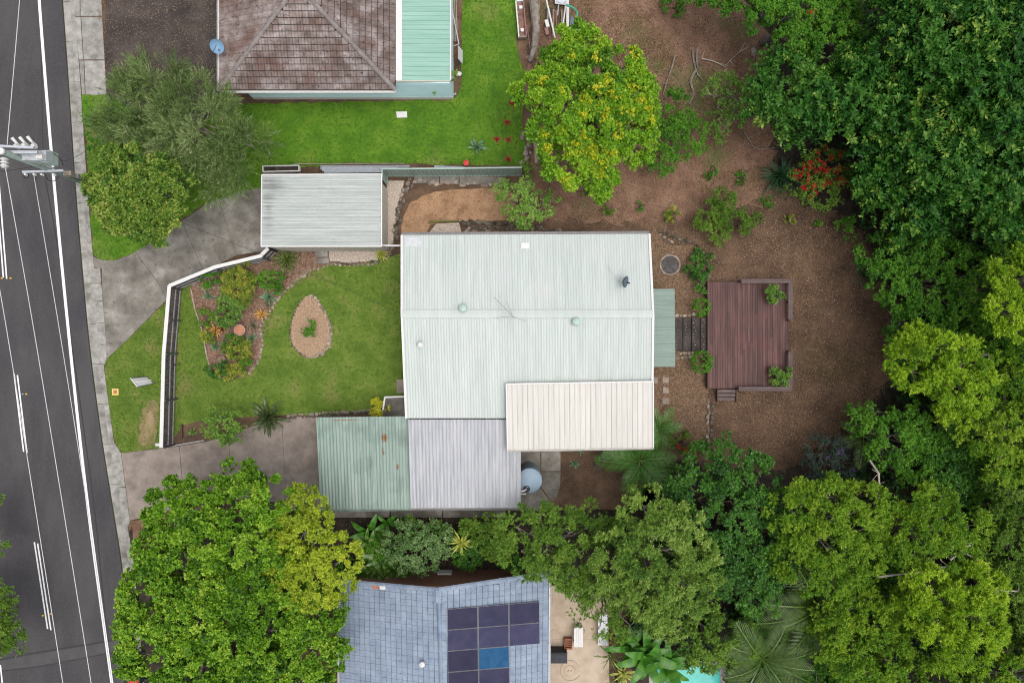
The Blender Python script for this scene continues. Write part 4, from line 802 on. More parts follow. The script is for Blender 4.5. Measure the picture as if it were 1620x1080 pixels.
def bin_(px, py, lidmat, label):
    c = P(px, py, 0); r = thing('wheelie_bin', label, 'bin', c); m = MB(); t = .05
    m.add([(c.x-.22,c.y-.26,.06),(c.x+.22,c.y-.26,.06),(c.x+.22,c.y+.26,.06),(c.x-.22,c.y+.26,.06),(c.x-.29,c.y-.34,.95),(c.x+.29,c.y-.34,.95),(c.x+.29,c.y+.34,.95),(c.x-.29,c.y+.34,.95)], [(3,2,1,0),(4,5,6,7),(0,1,5,4),(1,2,6,5),(2,3,7,6),(3,0,4,7)]); m.build('body', X['bingreen'], r)
    m = MB(); m.add([(c.x-.31,c.y-.36,.96),(c.x+.31,c.y-.36,.96),(c.x+.31,c.y+.38,.96),(c.x-.31,c.y+.38,.96),(c.x-.22,c.y-.26,1.05),(c.x+.22,c.y-.26,1.05),(c.x+.22,c.y+.3,1.05),(c.x-.22,c.y+.3,1.05)], [(3,2,1,0),(4,5,6,7),(0,1,5,4),(1,2,6,5),(2,3,7,6),(3,0,4,7)]); m.build('lid', X[lidmat], r)
    MB().tube([(c.x+.3,c.y-.28,.93),(c.x+.36,c.y-.28,.95),(c.x+.36,c.y+.28,.95),(c.x+.3,c.y+.28,.93)], .018, 6).build('handle', X['bingreen'], r)
    for sy in (-.24,.24): MB().tube([(c.x+.24,c.y+sy-.04,.1),(c.x+.24,c.y+sy+.04,.1)], .1, 12).build('wheel', X['black'], r)
bin_(221,1036,'yellow','wheelie bin with yellow lid half under the big street tree'); bin_(225,1066,'red','wheelie bin with red lid under the big street tree')
# north-garden objects
tag(MB().prism(P2([(627,177.5),(644,177),(644.5,186.5),(628,187)]), 0, .07).build('concrete_lid', X['white']), 'small white concrete lid in the lush lawn', 'cover')
sc = thing('roofing_stack', 'stack of long grey corrugated sheets along the green fence', 'sheets', P(580,268))
for k in range(3):
    y0 = 262+k*2.6; corr(sc, P(507+k*3,y0,.1+.05*k), P(507+k*3,y0+7,.1+.05*k), P(648-k*18,y0+6,.1+.05*k), P(648-k*18,y0-.5,.1+.05*k), 1, 5, .02, X['galv' if k else 'roofgrey'], rows=1, name='sheet')
sc = thing('roofing_stack', 'short pale sheets and rusty piece piled by the green fence', 'sheets', P(700,268))
corr(sc, P(687,262,.15), P(687,269,.15), P(735,270,.15), P(735,264,.15), 1, 5, .02, X['galv'], rows=1, name='sheet'); MB().bar(P(664,268,.1), P(690,267,.1), .2, .05).build('rusty_plate', X['rust'], sc); MB().bar(P(716,268,.2), P(740,268.5,.2), .18, .03).build('sheet', X['white'], sc)
tr = thing('old_trough', 'weathered white trough of dead leaves behind the garage', 'trough', P(445,270)); p0, p1 = P(417,268,.4), P(474,267,.4)
for s_ in (-.16, .16): MB().bar(p0+Vector((0,s_,0)), p1+Vector((0,s_,0)), .05, .3).build('side', X['white'], tr)
MB().bar(p0+Vector((0,0,-.06)), p1+Vector((0,0,-.06)), .28, .1).build('soil', X['darkbed'], tr)
for p in (p0, p1): MB().bar(p+Vector((0,-.16,0)), p+Vector((0,.16,0)), .05, .28).build('end', X['white'], tr)
tag(MB().bar(P(466,259.5,.25), P(640,259,.25), .04, .12).build('string_board', X['oldwood']), 'thin grey board behind the corrugated stack', 'board')
c = P(738,259.5); tag(MB().lathe([(.1,0),(.16,.25),(.17,.27),(.14,.27),(.13,.2),(.02,.2)], c, 14).build('flower_pot', X['red']), 'small red pot by the end of the green fence', 'pot')
# clutter beside the mint patio
lf = thing('metal_bed_frame', 'rusty wire bed frame leaning by the mint patio roof', 'frame', P(718,60)); a, b, c_, d_ = P(713,5,.7), P(726,70,.7), P(715,74,.4), P(712,12,.4)
for p, q in ((a, b), (b, c_), (c_, d_), (d_, a)): MB().tube([p, q], .03, 6).build('tube', X['galv'], lf)
for k in range(9): MB().tube([P(712,66+k*3,.5), P(724,66+k*3,.5)], .015, 4).build('wire', X['rust'], lf)
tag(slabquad([P(725,72,.8), P(732,80,.5), P(732,101,.5), P(725,93,.8)], .03).build('loose_panel', X['grey']), 'pale loose panel leaning off the mint patio', 'panel')
pb = thing('potting_bench', 'slim dark garden rack against the mint patio wall', 'rack', P(718,30))
for k in range(4): MB().bar(P(714+k*2.5,-5,.4), P(716+k*2.5,66,.4), .05, .04).build('slat', X['oldwood'], pb)
for q in ((715,0),(722,0),(717,64),(723,64)): p = P(*q,.4); MB().bar((p.x,p.y,0), (p.x,p.y,.38), .05, .05).build('leg', X['oldwood'], pb)
for px, py in ((711,114),(727,118)): c = P(px,py); tag(MB().lathe([(.11,0),(.13,.12),(.08,.14),(.04,.1)], c, 12).build('flower_pot', X['white']), 'little white pot beside the mint patio corner', 'pot', 'white pots by the mint patio')
# raised planter and scrap heap at the top of the north garden
pl = thing('planter_frame', 'maroon and white raised planter with two white blocks', 'planter', P(825,30)); A_ = [P(816,2,.35), P(828,1,.35), P(833,58,.35), P(821,59,.35)]
for (p, q), mt in zip(zip(A_, A_[1:]+A_[:1]), ('white','purple','oldwood','white')): MB().bar(p-Vector((0,0,.12)), q-Vector((0,0,.12)), .07, .3).build('side', X[mt], pl)
MB().prism([p.xy[:] for p in A_], .0, .15).build('soil', X['mulch'], pl)
for py in (12,48): c = P(824+(py-12)*.06,py,.3); MB().box(c.x-.09,c.x+.09,c.y-.09,c.y+.09,.15,.34).build('block', X['white'], pl)
lg = thing('fallen_log', 'charred grey log lying between planter and scrap heap', 'log', P(845,50)); MB().tube([P(842,-40,.2), P(846,10,.25), P(848,50,.22), P(846,75,.18), P(838,98,.15)], [.28,.3,.22,.2,.12], 9).build('trunk', X['bark'], lg)
for k in range(9): a = P(840+rr.uniform(-6,10), 30+rr.uniform(0,50), .15); MB().tube([a, a+Vector((rr.uniform(-.3,.3), rr.uniform(-1.6,-.7), .1))], [.04,.02], 5).build('branch', X['brownbark' if k % 2 else 'darkwood'], lg)
for i, (a, b, r_, mt, lb) in enumerate((((862,-10,.9),(878,60,.3),.05,'white','long white pipe slanting across the scrap heap'), ((896,0,.5),(889,52,.25),.045,'white','white pipe lying near the green bent post'), ((833,40,.2),(839,78,.15),.03,'purple','thin maroon stake beside the charred log'), ((884,5,.2),(882,25,.2),.04,'alloy','short grey pipe in the scrap heap'))):
    tag(MB().tube([P(*a), P(*b)], r_, 8).build('pipe', X[mt]), lb, 'pipe')
tag(slabquad([P(878,-15,.35), P(901,-15,.35), P(900,9,.3), P(878,6,.3)], .03).build('scrap_sheet', X['galv']), 'pale grey sheet on top of the scrap heap', 'sheet')
tag(slabquad([P(896,8,.3), P(900.5,8,.3), P(900,56,.3), P(896,56,.3)], .03).build('scrap_board', X['white']), 'narrow white board beside the bent green post', 'board')
tag(slabquad([P(903,25,.3), P(906,25,.5), P(909,48,.5), P(901,52,.2)], .02).build('scrap_sheet', X['tank']), 'small pale blue sheet inside the bent green post', 'sheet')
tag(MB().bar(P(864,33,.25), P(867,44,.25), .2, .25).build('plastic_tub', X['white']), 'white tub at the foot of the slanting pipe', 'tub'); tag(MB().bar(P(864,45,.2), P(866,56,.2), .2, .2).build('wooden_crate', X['purple']), 'maroon crate below the white tub', 'crate')
bp = thing('bent_post', 'green bent steel post arching at the scrap heap', 'post', P(913,45)); MB().tube([P(895,8,1.0), P(906,12,1.0), P(913,19,1.0), P(912,47,.9), P(911,47,0)], .07, 8).build('pipe', X['greenpaint'], bp); MB().tube([P(880,2,1.0), P(895,8,1.0)], .045, 8).build('arm', X['galv'], bp)
ct = thing('timber_pile', 'pile of brown offcuts under the scrap pipes', 'timber', P(878,35))
for k in range(12): a = P(866+k*2.2+rr.uniform(-2,2), rr.uniform(2,25), .1+.03*(k % 3)); MB().bar(a, a+Vector((rr.uniform(-.1,.1), rr.uniform(-1.6,-.8), .02)), .09, .05).build('offcut', X[rr.choice(('oldwood','darkwood','redwood'))], ct)
# dead branches on the red soil
for i, (pts, r_, mt, lb) in enumerate((([(1095,80),(1098,100),(1104,118),(1112,128)],.05,'bark','fallen grey branch by the rotting stump'), ([(1110,93),(1125,96),(1136,100),(1147,106),(1155,96),(1170,82),(1184,75)],.035,'palebark','pale curving fallen branch on the reddish soil'), ([(1100,112),(1092,128),(1098,150),(1090,165)],.09,'oldwood','rotting grey stump log amid twigs'), ([(1068,88),(1062,110),(1054,132),(1049,150)],.045,'bark','long straight fallen branch near the yellow-flowering tree'), ([(1103,80),(1102,96),(1104,108)],.06,'bark','short thick dead limb above the rotting stump'), ([(1175,205),(1190,230),(1200,236),(1225,234)],.03,'bark','grey twig branch below the bare-branched shrub'))):
    z = [.08+.1*rr.random() for _ in pts]; bo = MB().tube([P(a, b, zz) for (a, b), zz in zip(pts, z)], [r_*(1-.5*k/len(pts)) for k in range(len(pts))], 6).build('fallen_branch', X[mt]); tag(bo, lb, 'branch')
    for k in range(4):
        a, b = pts[rr.randrange(len(pts)-1)]; p = P(a, b, .12); MB().tube([p, p+Vector((rr.uniform(-.7,.7), rr.uniform(-.7,.7), .08))], [.02,.008], 4).build('twig', X[mt], bo)
# south patio things
pt = thing('patio_table', 'white rectangular table on the tan patio', 'table', P(915,1007)); a = P(908,992,.74); b = P(922.5,1023,.74)
for k in range(4): x_ = a.x+(b.x-a.x)*k/4; MB().box(x_+.006, x_+(b.x-a.x)/4-.006, b.y, a.y, .7, .74).build('table_board', X['white'], pt)
for x_ in (a.x+.05, b.x-.05):
    for y_ in (a.y-.08, b.y+.08): MB().bar((x_, y_, .02), (x_, y_, .7), .05, .05).build('leg', X['white'], pt)
cr_ = thing('rusty_crate', 'rusty slatted crate next to the white patio table', 'crate', P(899,1019)); a, b = P(893,1011,.4), P(905,1026.5,.4)
for k in range(5): y_ = a.y+(b.y-a.y)*(k+.5)/5; MB().bar((a.x,y_,.4), (b.x,y_,.4), .06, .03).build('slat', X['rust'], cr_)
for x_ in (a.x, b.x): MB().bar((x_, a.y, .2), (x_, b.y, .2), .03, .4).build('side', X['rust'], cr_)
for y_ in (a.y, b.y): MB().bar((a.x+.02, y_, .2), (b.x-.02, y_, .2), .03, .4).build('end', X['redwood'], cr_)
c0_, c1_ = P(869,1032,.9), P(897.5,1049,.9); bq = thing('covered_barbecue', 'charcoal covered barbecue against the tiled house', 'barbecue', ((c0_.x+c1_.x)/2, (c0_.y+c1_.y)/2, .02)); m = MB().box(c0_.x, c1_.x, c1_.y, c0_.y, .05, .88); m.build('cover', X['cover'], bq); MB().prism(inset([(c0_.x,c1_.y),(c1_.x,c1_.y),(c1_.x,c0_.y),(c0_.x,c0_.y)], .06), .882, .93).build('hood', X['cover'], bq)
bn = thing('slatted_bench', 'pale grey slatted bench at the patio edge by the plants', 'bench', P(954,995))
for k in range(5): MB().bar(P(947.5+k*3.1,971,.45), P(947.5+k*3.1,1020,.45), .095, .03).build('slat', X['alloy'], bn)
for py in (976,1015):
    for px in (948,959): p = P(px,py,.43); MB().bar((p.x,p.y,.02), (p.x,p.y,.43), .05, .05).build('leg', X['alloy'], bn)
tp_ = P(901,1060); mh = thing('manhole', 'round inspection cover set in the tan patio', 'manhole', tp_); MB().lathe([(.3,.015),(.3,.03),(.27,.032),(.02,.032)], tp_, 28).build('lid', X['patio'], mh); MB().lathe([(.315,.015),(.315,.027),(.3,.027)], tp_, 28).build('ring', X['rust'], mh)
for dx in (-.08,.1): MB().bar((tp_.x+dx-.04, tp_.y-.05, .034), (tp_.x+dx+.05, tp_.y+.05, .034), .025, .012).build('lifting_slot', X['cover'], mh)
hz = [P(902+17*math.cos(t)*(1-.006*k), 1060+16*math.sin(t), .035) for k, t in enumerate(np.linspace(.5, 5.9, 26))]; tag(MB().tube(hz, .012, 5).build('garden_hose', X['greyrail']), 'thin hose looped round the inspection cover', 'hose')
plw = thing('swimming_pool', 'turquoise swimming pool corner behind banana leaves', 'pool', P(1085,1075)); MB().prism(P2([(1035,1052),(1138,1052),(1142,1180),(1035,1180)]), -.05, .03).build('water', X['water'], plw)
for q in ([(1028,1044),(1146,1044),(1146,1052),(1028,1052)], [(1138,1052),(1148,1052),(1152,1180),(1142,1180)], [(1026,1052),(1035,1052),(1035,1180),(1026,1180)]): MB().prism(inset(P2(q), .005), -.05, .09).build('coping', X['concrete'], plw)
# ---------------------------------------------------------------- power pole and wires
b0 = P(168,301,0); pole = thing('power_pole', 'leaning-looking grey green timber power pole with switchgear over the street', 'power pole', b0)
pole['label'] = 'grey green timber power pole with switchgear beside the street'
MB().tube([b0, (b0.x, b0.y, 4), (b0.x, b0.y, 8.2)], [.19,.165,.14], 12).build('shaft', X['pole'], pole, True); MB().lathe([(.16,8.2),(.17,8.22),(.15,8.28),(.02,8.31)], (b0.x, b0.y, 0), 14).build('cap', X['white'], pole)
def arm(a, b, z, w_=.1): return MB().bar(P(*a, z), P(*b, z), w_, .12).build('cross_arm', X['galv'], pole)
def insul(p, ln=.28, r=.07, parent=None):
    m = MB(); pr = []
    for k in range(4): pr += [(r*.5, k*ln/4), (r, k*ln/4+.02), (r*.9, k*ln/4+.04), (r*.5, k*ln/4+.05)]
    m.lathe(pr+[(.03, ln)], p, 10); return m.build('insulator', X['white'], parent or pole)
A1 = arm((-6,231),(54,234),7.9); A2 = arm((-4,241),(60,241),7.55, .14); A3 = arm((36,272.5),(101,270),5.1, .11)
for px, py in ((33,226),(45,225),(57,224)): p = P(px, py+6, 7.6); MB().tube([p, p+Vector((0,.1,.3)), p+Vector((-.12,.3,.42))], [.07,.06,.08], 8).build('bushing', X['white'], pole)
for px, py in ((30,233),(42,232),(57,233)): insul(P(px,py,7.5), .3, .1)
g = MB(); p = P(58,246,6.9); g.box(p.x-.75,p.x+.55,p.y-.28,p.y+.2,6.5,7.05); g.build('switch_tank', X['galv'], pole); p = P(75,247,6.6); MB().box(p.x-.2,p.x+.2,p.y-.35,p.y+.25,6.1,6.75).build('control_box', X['vent'], pole); p = P(64,248,7.2); MB().tube([p-Vector((.15,0,0)), p+Vector((.15,0,0))], .13, 12).build('capacitor', X['white'], pole)
MB().bar(P(40,250,7.1), P(62,252,6.8), .2, .15).build('bracket', X['grey'], pole)
p = P(7,258,7.5); MB().tube([p+Vector((0,.25,0)), p+Vector((0,-.25,0))], .13, 10).build('dead_end', X['grey'], pole)
for k in range(3): MB().tube([p+Vector((0,.2-.16*k,0)), p+Vector((0,.15-.16*k,0))], .19, 12).build('insulator_disc', X['white'], pole)
for px in (43,57,69,88): insul(P(px,277,4.98), .2, .06)
p = P(109,275,3.95); MB().box(p.x-.22,p.x+.2,p.y-.12,p.y+.12,3.7,4.1).build('meter_box', X['palerock'], pole); p = P(121,278,3.3); MB().box(p.x-.14,p.x+.14,p.y-.1,p.y+.1,3.0,3.35).build('fuse_box', X['greyrail'], pole)
for pts in ([(84,242,6.6),(96,252,6.2),(100,262,5.4)], [(38,272,5),(38,280,4.7),(44,282,4.6),(45,274,5)], [(52,275,5),(55,284,4.6),(59,276,5)], [(70,273,5),(76,285,4.4),(86,286,4.4),(94,278,4.6)]): MB().tube(smooth([P(*q)[:] for q in pts], 4, False), .018, 5).build('jumper', X['black'], pole)
MB().tube([P(50,250,7.0), P(58,258,6.4), P(72,261,5.8), P(86,268,5.2)], .03, 6).build('lead', X['white'], pole)
def wire(pts, r_, mt, lb): tag(MB().tube(smooth([P(*q)[:] for q in pts], 8, False), r_, 5).build('overhead_wire', X[mt]), lb, 'wire')
wire([(35,-60,7.7),(31,0,7.6),(22,107,7.55),(11,232,7.8)], .018, 'wire', 'bare wire running north over the street from the pole top')
wire([(-12,395,7.6),(12,530,7.4),(57,810,7.4),(112,1160,7.6)], .018, 'wire', 'bare wire above the broken centre lines of the street')
wire([(8,262,7.5),(55,530,7.35),(101,810,7.4),(157,1160,7.6)], .018, 'wire', 'bare wire running south from the stacked insulator discs')
wire([(53,274,5.1),(97,540,5.0),(139,808,5.0),(188,1160,5.2)], .018, 'wire', 'low wire from the crossarm crossing above the white edge line')
wire([(95,272,5.0),(300,357,4.1),(510,441,3.45),(634,496,3.3)], .009, 'black', 'thin black service cable from pole to house over the front lawn')
wire([(60,262,5.6),(20,269,5.4),(-30,274,5.3)], .012, 'black', 'black cable leaving the pole across the street')
wire([(88,275,4.9),(130,296,4.3),(160,312,3.6)], .012, 'black', 'black cable dropping from the crossarm into the tree')
wire([(96,255,5.4),(134,240,5.0),(300,130,4.0),(348,60,3.2)], .01, 'black', 'black service cable from the pole to the tiled house')
# ---------------------------------------------------------------- vegetation
def norm(a): return a/np.maximum(np.linalg.norm(a, axis=-1, keepdims=True), 1e-9)
def leaf_mesh(name, pos, d, nr, L, W, rnd, fold=.12, droop=.12, tri=False):
    s = norm(np.cross(d, nr)); nr = np.cross(s, d); L = L[:, None]; W = W[:, None]
    V = np.stack([pos, pos+d*L*.45+s*W*.5+nr*W*fold, pos+d*L-nr*L*droop, pos+d*L*.45-s*W*.5+nr*W*fold], 1).reshape(-1, 3)
    if tri:
        V = np.stack([pos+d*L*.1+s*W*.5, pos+d*L*.1-s*W*.5, pos+d*L-nr*L*droop], 1).reshape(-1, 3)
        return tri_mesh(name, V, np.arange(len(pos)*3).reshape(-1, 3), rnd)
    i = np.arange(len(pos))*4; Fi = np.stack([i, i+1, i+2, i, i+2, i+3], 1).reshape(-1, 3)
    return tri_mesh(name, V, Fi, np.repeat(rnd, 2))
NL = [0]
def shoots_to_leaves(rg, C, A, st, base_rnd):
    S_ = len(C); m = st['m']; t = np.tile(np.arange(m)/max(1, m-1), (S_, 1)); az = np.arange(m)*2.39996+rg.uniform(0, 6.28, (S_, 1))
    u = norm(np.cross(A, norm(rg.normal(size=(S_, 3))))); v = np.cross(A, u)
    an = np.radians(st['a0']+(st['a1']-st['a0'])*t+rg.normal(0, 10, t.shape))
    if st.get('flat'):                                # leaves ranked on two sides of a spreading shoot
        up = np.array([0,0,1.0]); u = norm(np.cross(A, up)); v = np.cross(u, A); az = (np.arange(m) % 2)*math.pi+rg.normal(0, .5, t.shape)
    d = A[:, None]*np.cos(an)[..., None]+(u[:, None]*np.cos(az)[..., None]+v[:, None]*np.sin(az)[..., None])*np.sin(an)[..., None]
    pos = C[:, None]+A[:, None]*(st['sl']*rg.uniform(.7, 1.2, (S_, 1))*t)[..., None]
    nr = A[:, None]+np.array([0,0,.5])+rg.normal(0, .35, d.shape); d = norm(d+np.array([0,0,st.get('ld', 0.0)]))
    rnd = np.clip(base_rnd[:, None]+st.get('tip', .12)*(t-.5)+rg.normal(0, .17, t.shape), 0, 1)
    n = S_*m; NL[0] += n
    L = st['L']*rg.uniform(.7, 1.2, n)*(1-.25*t.ravel()); W = st['W']*rg.uniform(.8, 1.2, n)
    return pos.reshape(-1, 3), norm(d.reshape(-1, 3)), norm(nr.reshape(-1, 3)), L, W, rnd.ravel()
def crown_shoots(rg, lobes, st):
    Cw = np.array([P(a, b, z)[:] for a, b, r, z in lobes]); R = np.array([r*(H-z)/F for a, b, r, z in lobes]); zs = st.get('zs', .8); cl = st['cl']; zv = np.array([1, 1, zs])
    Cc = []; Ax = []; Rn = []; Clumps = []
    for i, (c, r) in enumerate(zip(Cw, R)):
        cl_ = min(cl, r*.6); nc = max(5, int(st.get('cn', 2.4)*(r/cl_)**2)); d = norm(rg.normal(size=(nc*3, 3))); d = d[d[:, 2] > -.3][:nc]
        p = c+d*zv*(r*rg.uniform(st.get('r0', .68), 1.03, (len(d), 1))); keep = np.ones(len(d), bool); keep &= p[:, 2] > .06
        for j in range(len(Cw)):
            if j != i: keep &= np.linalg.norm((p-Cw[j])/zv, axis=1) > .6*R[j]
        p, d = p[keep], d[keep]
        if not len(p): continue
        Clumps.append(p); ns = max(3, int(st['dens']*math.pi*r*r/nc)); lo = rg.normal(0, .07); co = rg.normal(0, .13, len(p))
        dd = norm(d[:, None]*.6+rg.normal(0, .6, (len(p), ns, 3))+np.array([0,0,.4])); cs = cl_*rg.uniform(.6, 1.3, (len(p), 1, 1))
        q = p[:, None]+dd*cs*rg.uniform(.35, 1, (len(p), ns, 1)); ax = norm(dd+np.array([0,0,st.get('up', .3)]))
        Cc.append(q.reshape(-1, 3)); Ax.append(ax.reshape(-1, 3)); Rn.append((st.get('mean', .45)+lo+np.repeat(co, ns)))
    return np.concatenate(Cc), np.concatenate(Ax), np.concatenate(Rn), Cw, R, np.concatenate(Clumps)
def lob(poly, r, z, dz, seed, sp=1.1, inn=.5):
    rg = random.Random(seed); xs = [p[0] for p in poly]; ys = [p[1] for p in poly]; cx, cy = sum(xs)/len(xs), sum(ys)/len(ys); q = inset(poly, r*inn); out = []
    sx = (max(xs)-min(xs))/2; sy = (max(ys)-min(ys))/2; y = min(ys); row = 0
    while y < max(ys)+r:
        x = min(xs)+(row % 2)*r*sp*.5
        while x < max(xs)+r:
            px, py = x+rg.uniform(-.3, .3)*r, y+rg.uniform(-.3, .3)*r
            if inpoly(np.array([px]), np.array([py]), q)[0]:
                k = ((px-cx)/sx)**2+((py-cy)/sy)**2; out.append((px, py, r*rg.uniform(.72, 1.25), z+dz*(1-min(1.2, k))+rg.uniform(-.12, .12)*dz))
            x += r*sp
        y += r*sp*.87; row += 1
    return out or [(cx, cy, r, z)]
def tree(name, label, lobes, st, seed, cat='tree', bark='bark', trunk=None, group=None, flowers=None, twigs=40, bare=0, tr=.16):
    rg = np.random.default_rng(seed); C, A, Rn, Cw, R, cl = crown_shoots(rg, lobes, st)
    base = Vector((float(np.mean(Cw[:, 0])), float(np.mean(Cw[:, 1])), 0)) if trunk is None else P(*trunk)
    root = thing(name, label, cat, base, group)
    zt = float(np.mean(Cw[:, 2])); fk = base+Vector((rg.normal(0,.15), rg.normal(0,.15), zt*.38)); m = MB()
    m.tube([base-Vector((0,0,.1)), base.lerp(fk, .5)+Vector((.05,.03,0)), fk], [tr*1.25, tr, tr*.85], 8)
    k = 0
    for c, r in zip(Cw, R):
        e = Vector(c.tolist())+Vector((0,0,-.1*r)); md = fk.lerp(e, .5)+Vector((rg.normal(0,.15), rg.normal(0,.15), .12*(e-fk).length)); m.tube([fk, md, e], [tr*.55, tr*.38, tr*.2], 6)
        near = cl[np.argsort(np.linalg.norm(cl-c, axis=1))[:max(2, twigs//max(1, len(Cw)))]]
        for q in near: q = Vector(q.tolist()); m.tube([e, e.lerp(q, .55)+Vector((rg.normal(0,.06), rg.normal(0,.06), .05)), q], [tr*.17+.006, .016, .006], 4, False)
    if bare:
        out = cl[rg.permutation(len(cl))[:bare]]
        for q in out:
            i = int(np.argmin(np.linalg.norm(Cw-q, axis=1))); c = Vector(Cw[i].tolist()); q = Vector(q.tolist()); dd = (q-c); a = c+dd*.45; tip = c+dd*1.28+Vector((0,0,.08))
            m.tube([a, c+dd*.95, tip], [.028, .018, .006], 4, False)
            for s_ in (1, 2): b = (c+dd*.8).lerp(tip, .3*s_); m.tube([b, b+dd*.3+Vector((rg.normal(0,.18), rg.normal(0,.18), .1))], [.012, .004], 4, False)
    m.build('trunk', X[bark], root, True)
    o = link('crown', leaf_mesh('crown', *shoots_to_leaves(rg, C, A, st, Rn), st.get('fold', .12), st.get('droop', .12), st['W'] < .078), st['mat'], root)
    if flowers:
        fs, frac, side = flowers; top = np.nonzero(cl[:, 2] > np.quantile(cl[:, 2], .25))[0]
        if side is not None: w_ = np.clip(.5+(cl[top]-cl.mean(0)) @ np.array(side), 0.02, 2)
        else: w_ = np.ones(len(top))
        pk = cl[rg.choice(top, max(3, int(frac*len(cl))), replace=False, p=w_/w_.sum())]; ns = fs['ns']
        d = norm(rg.normal(size=(len(pk), ns, 3))+np.array([0,0,.8])); pos = pk[:, None]+np.array([0,0,st['cl']*1.0])+d*np.array([1,1,.6])*fs['r']*rg.uniform(.2, 1, (len(pk), ns, 1))
        link('blossoms', leaf_mesh('blossoms', *shoots_to_leaves(rg, pos.reshape(-1, 3), d.reshape(-1, 3), fs, np.repeat(rg.uniform(.2, .8, len(pk)), ns))), fs['mat'], root)
    return root
def bush(name, label, lobes, st, seed, cat='shrub', group=None, flowers=None):
    return tree(name, label, lobes, st, seed, cat, 'brownbark', None, group, flowers, twigs=6, tr=.04)
def ST(cols, L, W, m=8, sl=.1, a0=85, a1=35, cl=.35, dens=55, trans=.28, rough=.5, spec=.35, b=1.0, **k):
    ST.n += 1; cols = [tuple(b*1.3*q for q in c) for c in cols]; fine = W < .052
    return dict(mat=LM('leaves %d' % ST.n, cols, trans-.06, rough, spec), L=L*1.15, W=W*1.2, m=m, sl=sl, a0=a0, a1=a1, cl=cl, dens=dens*(2.1 if fine else 1.75), **k)
ST.n = 0
s_street = ST([(.016,.05,.003),(.055,.14,.006),(.125,.24,.012),(.25,.35,.04)], .17, .085, 8, .1, cl=.36, dens=62, rough=.45, spec=.25, b=1.08)
s_lime = ST([(.075,.12,.005),(.16,.23,.009),(.26,.33,.018),(.35,.4,.035)], .10, .05, 9, .1, cl=.3, dens=95, b=1.05)
s_wisp = ST([(.03,.055,.012),(.085,.14,.035),(.17,.23,.08),(.34,.38,.2)], .26, .024, 14, .6, 38, 14, cl=.6, dens=28, rough=.6, spec=.2, cn=1.9, up=0.0)
s_tip = ST([(.026,.07,.010),(.065,.14,.016),(.16,.23,.03),(.32,.31,.09)], .2, .08, 8, .12, cl=.38, dens=64, tip=.3, spec=.25)
s_bright = ST([(.025,.08,.006),(.05,.17,.008),(.09,.25,.015)], .1, .055, 8, .08, cl=.22, dens=80)
s_penda = ST([(.03,.085,.005),(.075,.18,.008),(.15,.275,.012),(.23,.33,.025)], .19, .08, 9, .12, cl=.42, dens=62, spec=.25, b=1.1)
s_dark = ST([(.010,.042,.006),(.026,.095,.010),(.055,.155,.016),(.11,.23,.025)], .13, .062, 8, .1, cl=.35, dens=66, rough=.4, spec=.35)
s_rubber = ST([(.007,.034,.005),(.017,.073,.008),(.036,.118,.013),(.065,.155,.02)], .25, .1, 13, .55, 80, 45, cl=.6, dens=18, rough=.42, spec=.2, tip=.2, up=.05, cn=1.8)
s_rubflat = ST([(.009,.044,.006),(.022,.088,.010),(.05,.138,.016),(.16,.235,.035)], .25, .095, 20, 1.0, 85, 55, cl=.6, dens=5.5, rough=.4, spec=.2, tip=.45, up=.0, flat=1, mean=.38)
s_mid = ST([(.016,.06,.005),(.038,.12,.008),(.07,.18,.012),(.12,.23,.025)], .12, .055, 8, .1, cl=.34, dens=70, spec=.25, b=1.15)
s_acacia = ST([(.035,.09,.005),(.10,.19,.008),(.19,.30,.014),(.30,.385,.035)], .15, .042, 10, .14, 70, 25, cl=.36, dens=80, trans=.32, spec=.2, b=1.2)
s_olive = ST([(.028,.065,.009),(.062,.125,.014),(.105,.185,.022),(.165,.24,.045)], .13, .042, 9, .14, 70, 25, cl=.36, dens=76, spec=.2, b=1.2)
s_oliveb = ST([(.028,.08,.005),(.07,.155,.009),(.14,.235,.015),(.23,.315,.03)], .13, .042, 9, .13, 70, 25, cl=.36, dens=80, spec=.2, b=1.12)
s_paleol = ST([(.034,.08,.010),(.078,.15,.018),(.14,.22,.034),(.25,.31,.085)], .16, .05, 8, .12, 75, 30, cl=.34, dens=62, spec=.25, b=1.15)
s_grey = ST([(.03,.075,.018),(.07,.145,.035),(.14,.235,.075),(.3,.38,.2)], .08, .045, 8, .08, cl=.22, dens=95)
s_purple = ST([(.018,.03,.022),(.035,.055,.04),(.06,.085,.065)], .1, .04, 8, .1, cl=.3, dens=70)
s_citrus = ST([(.04,.10,.012),(.09,.19,.02),(.16,.28,.04),(.25,.36,.09)], .11, .055, 8, .14, cl=.3, dens=62)
s_redshrub = ST([(.03,.07,.006),(.08,.16,.012),(.16,.24,.03)], .09, .045, 8, .08, cl=.25, dens=85)
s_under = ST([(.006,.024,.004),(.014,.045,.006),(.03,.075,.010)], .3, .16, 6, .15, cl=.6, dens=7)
s_ball = ST([(.035,.12,.005),(.07,.21,.008),(.12,.3,.015)], .055, .035, 7, .04, cl=.09, dens=330, zs=.95, cn=3, r0=.92)
s_gloss = ST([(.03,.08,.01),(.08,.17,.02),(.16,.25,.03)], .15, .055, 10, .07, 80, 40, cl=.18, dens=95, spec=.5)
s_crot = ST([(.04,.08,.01),(.10,.16,.015),(.24,.25,.03),(.33,.3,.05)], .14, .04, 9, .08, 75, 35, cl=.18, dens=110)
s_yel = ST([(.25,.27,.012),(.4,.4,.02),(.5,.5,.06)], .1, .055, 8, .08, cl=.18, dens=120)
s_teal = ST([(.02,.07,.03),(.045,.13,.055),(.09,.19,.09)], .14, .035, 10, .06, 75, 40, cl=.15, dens=120)
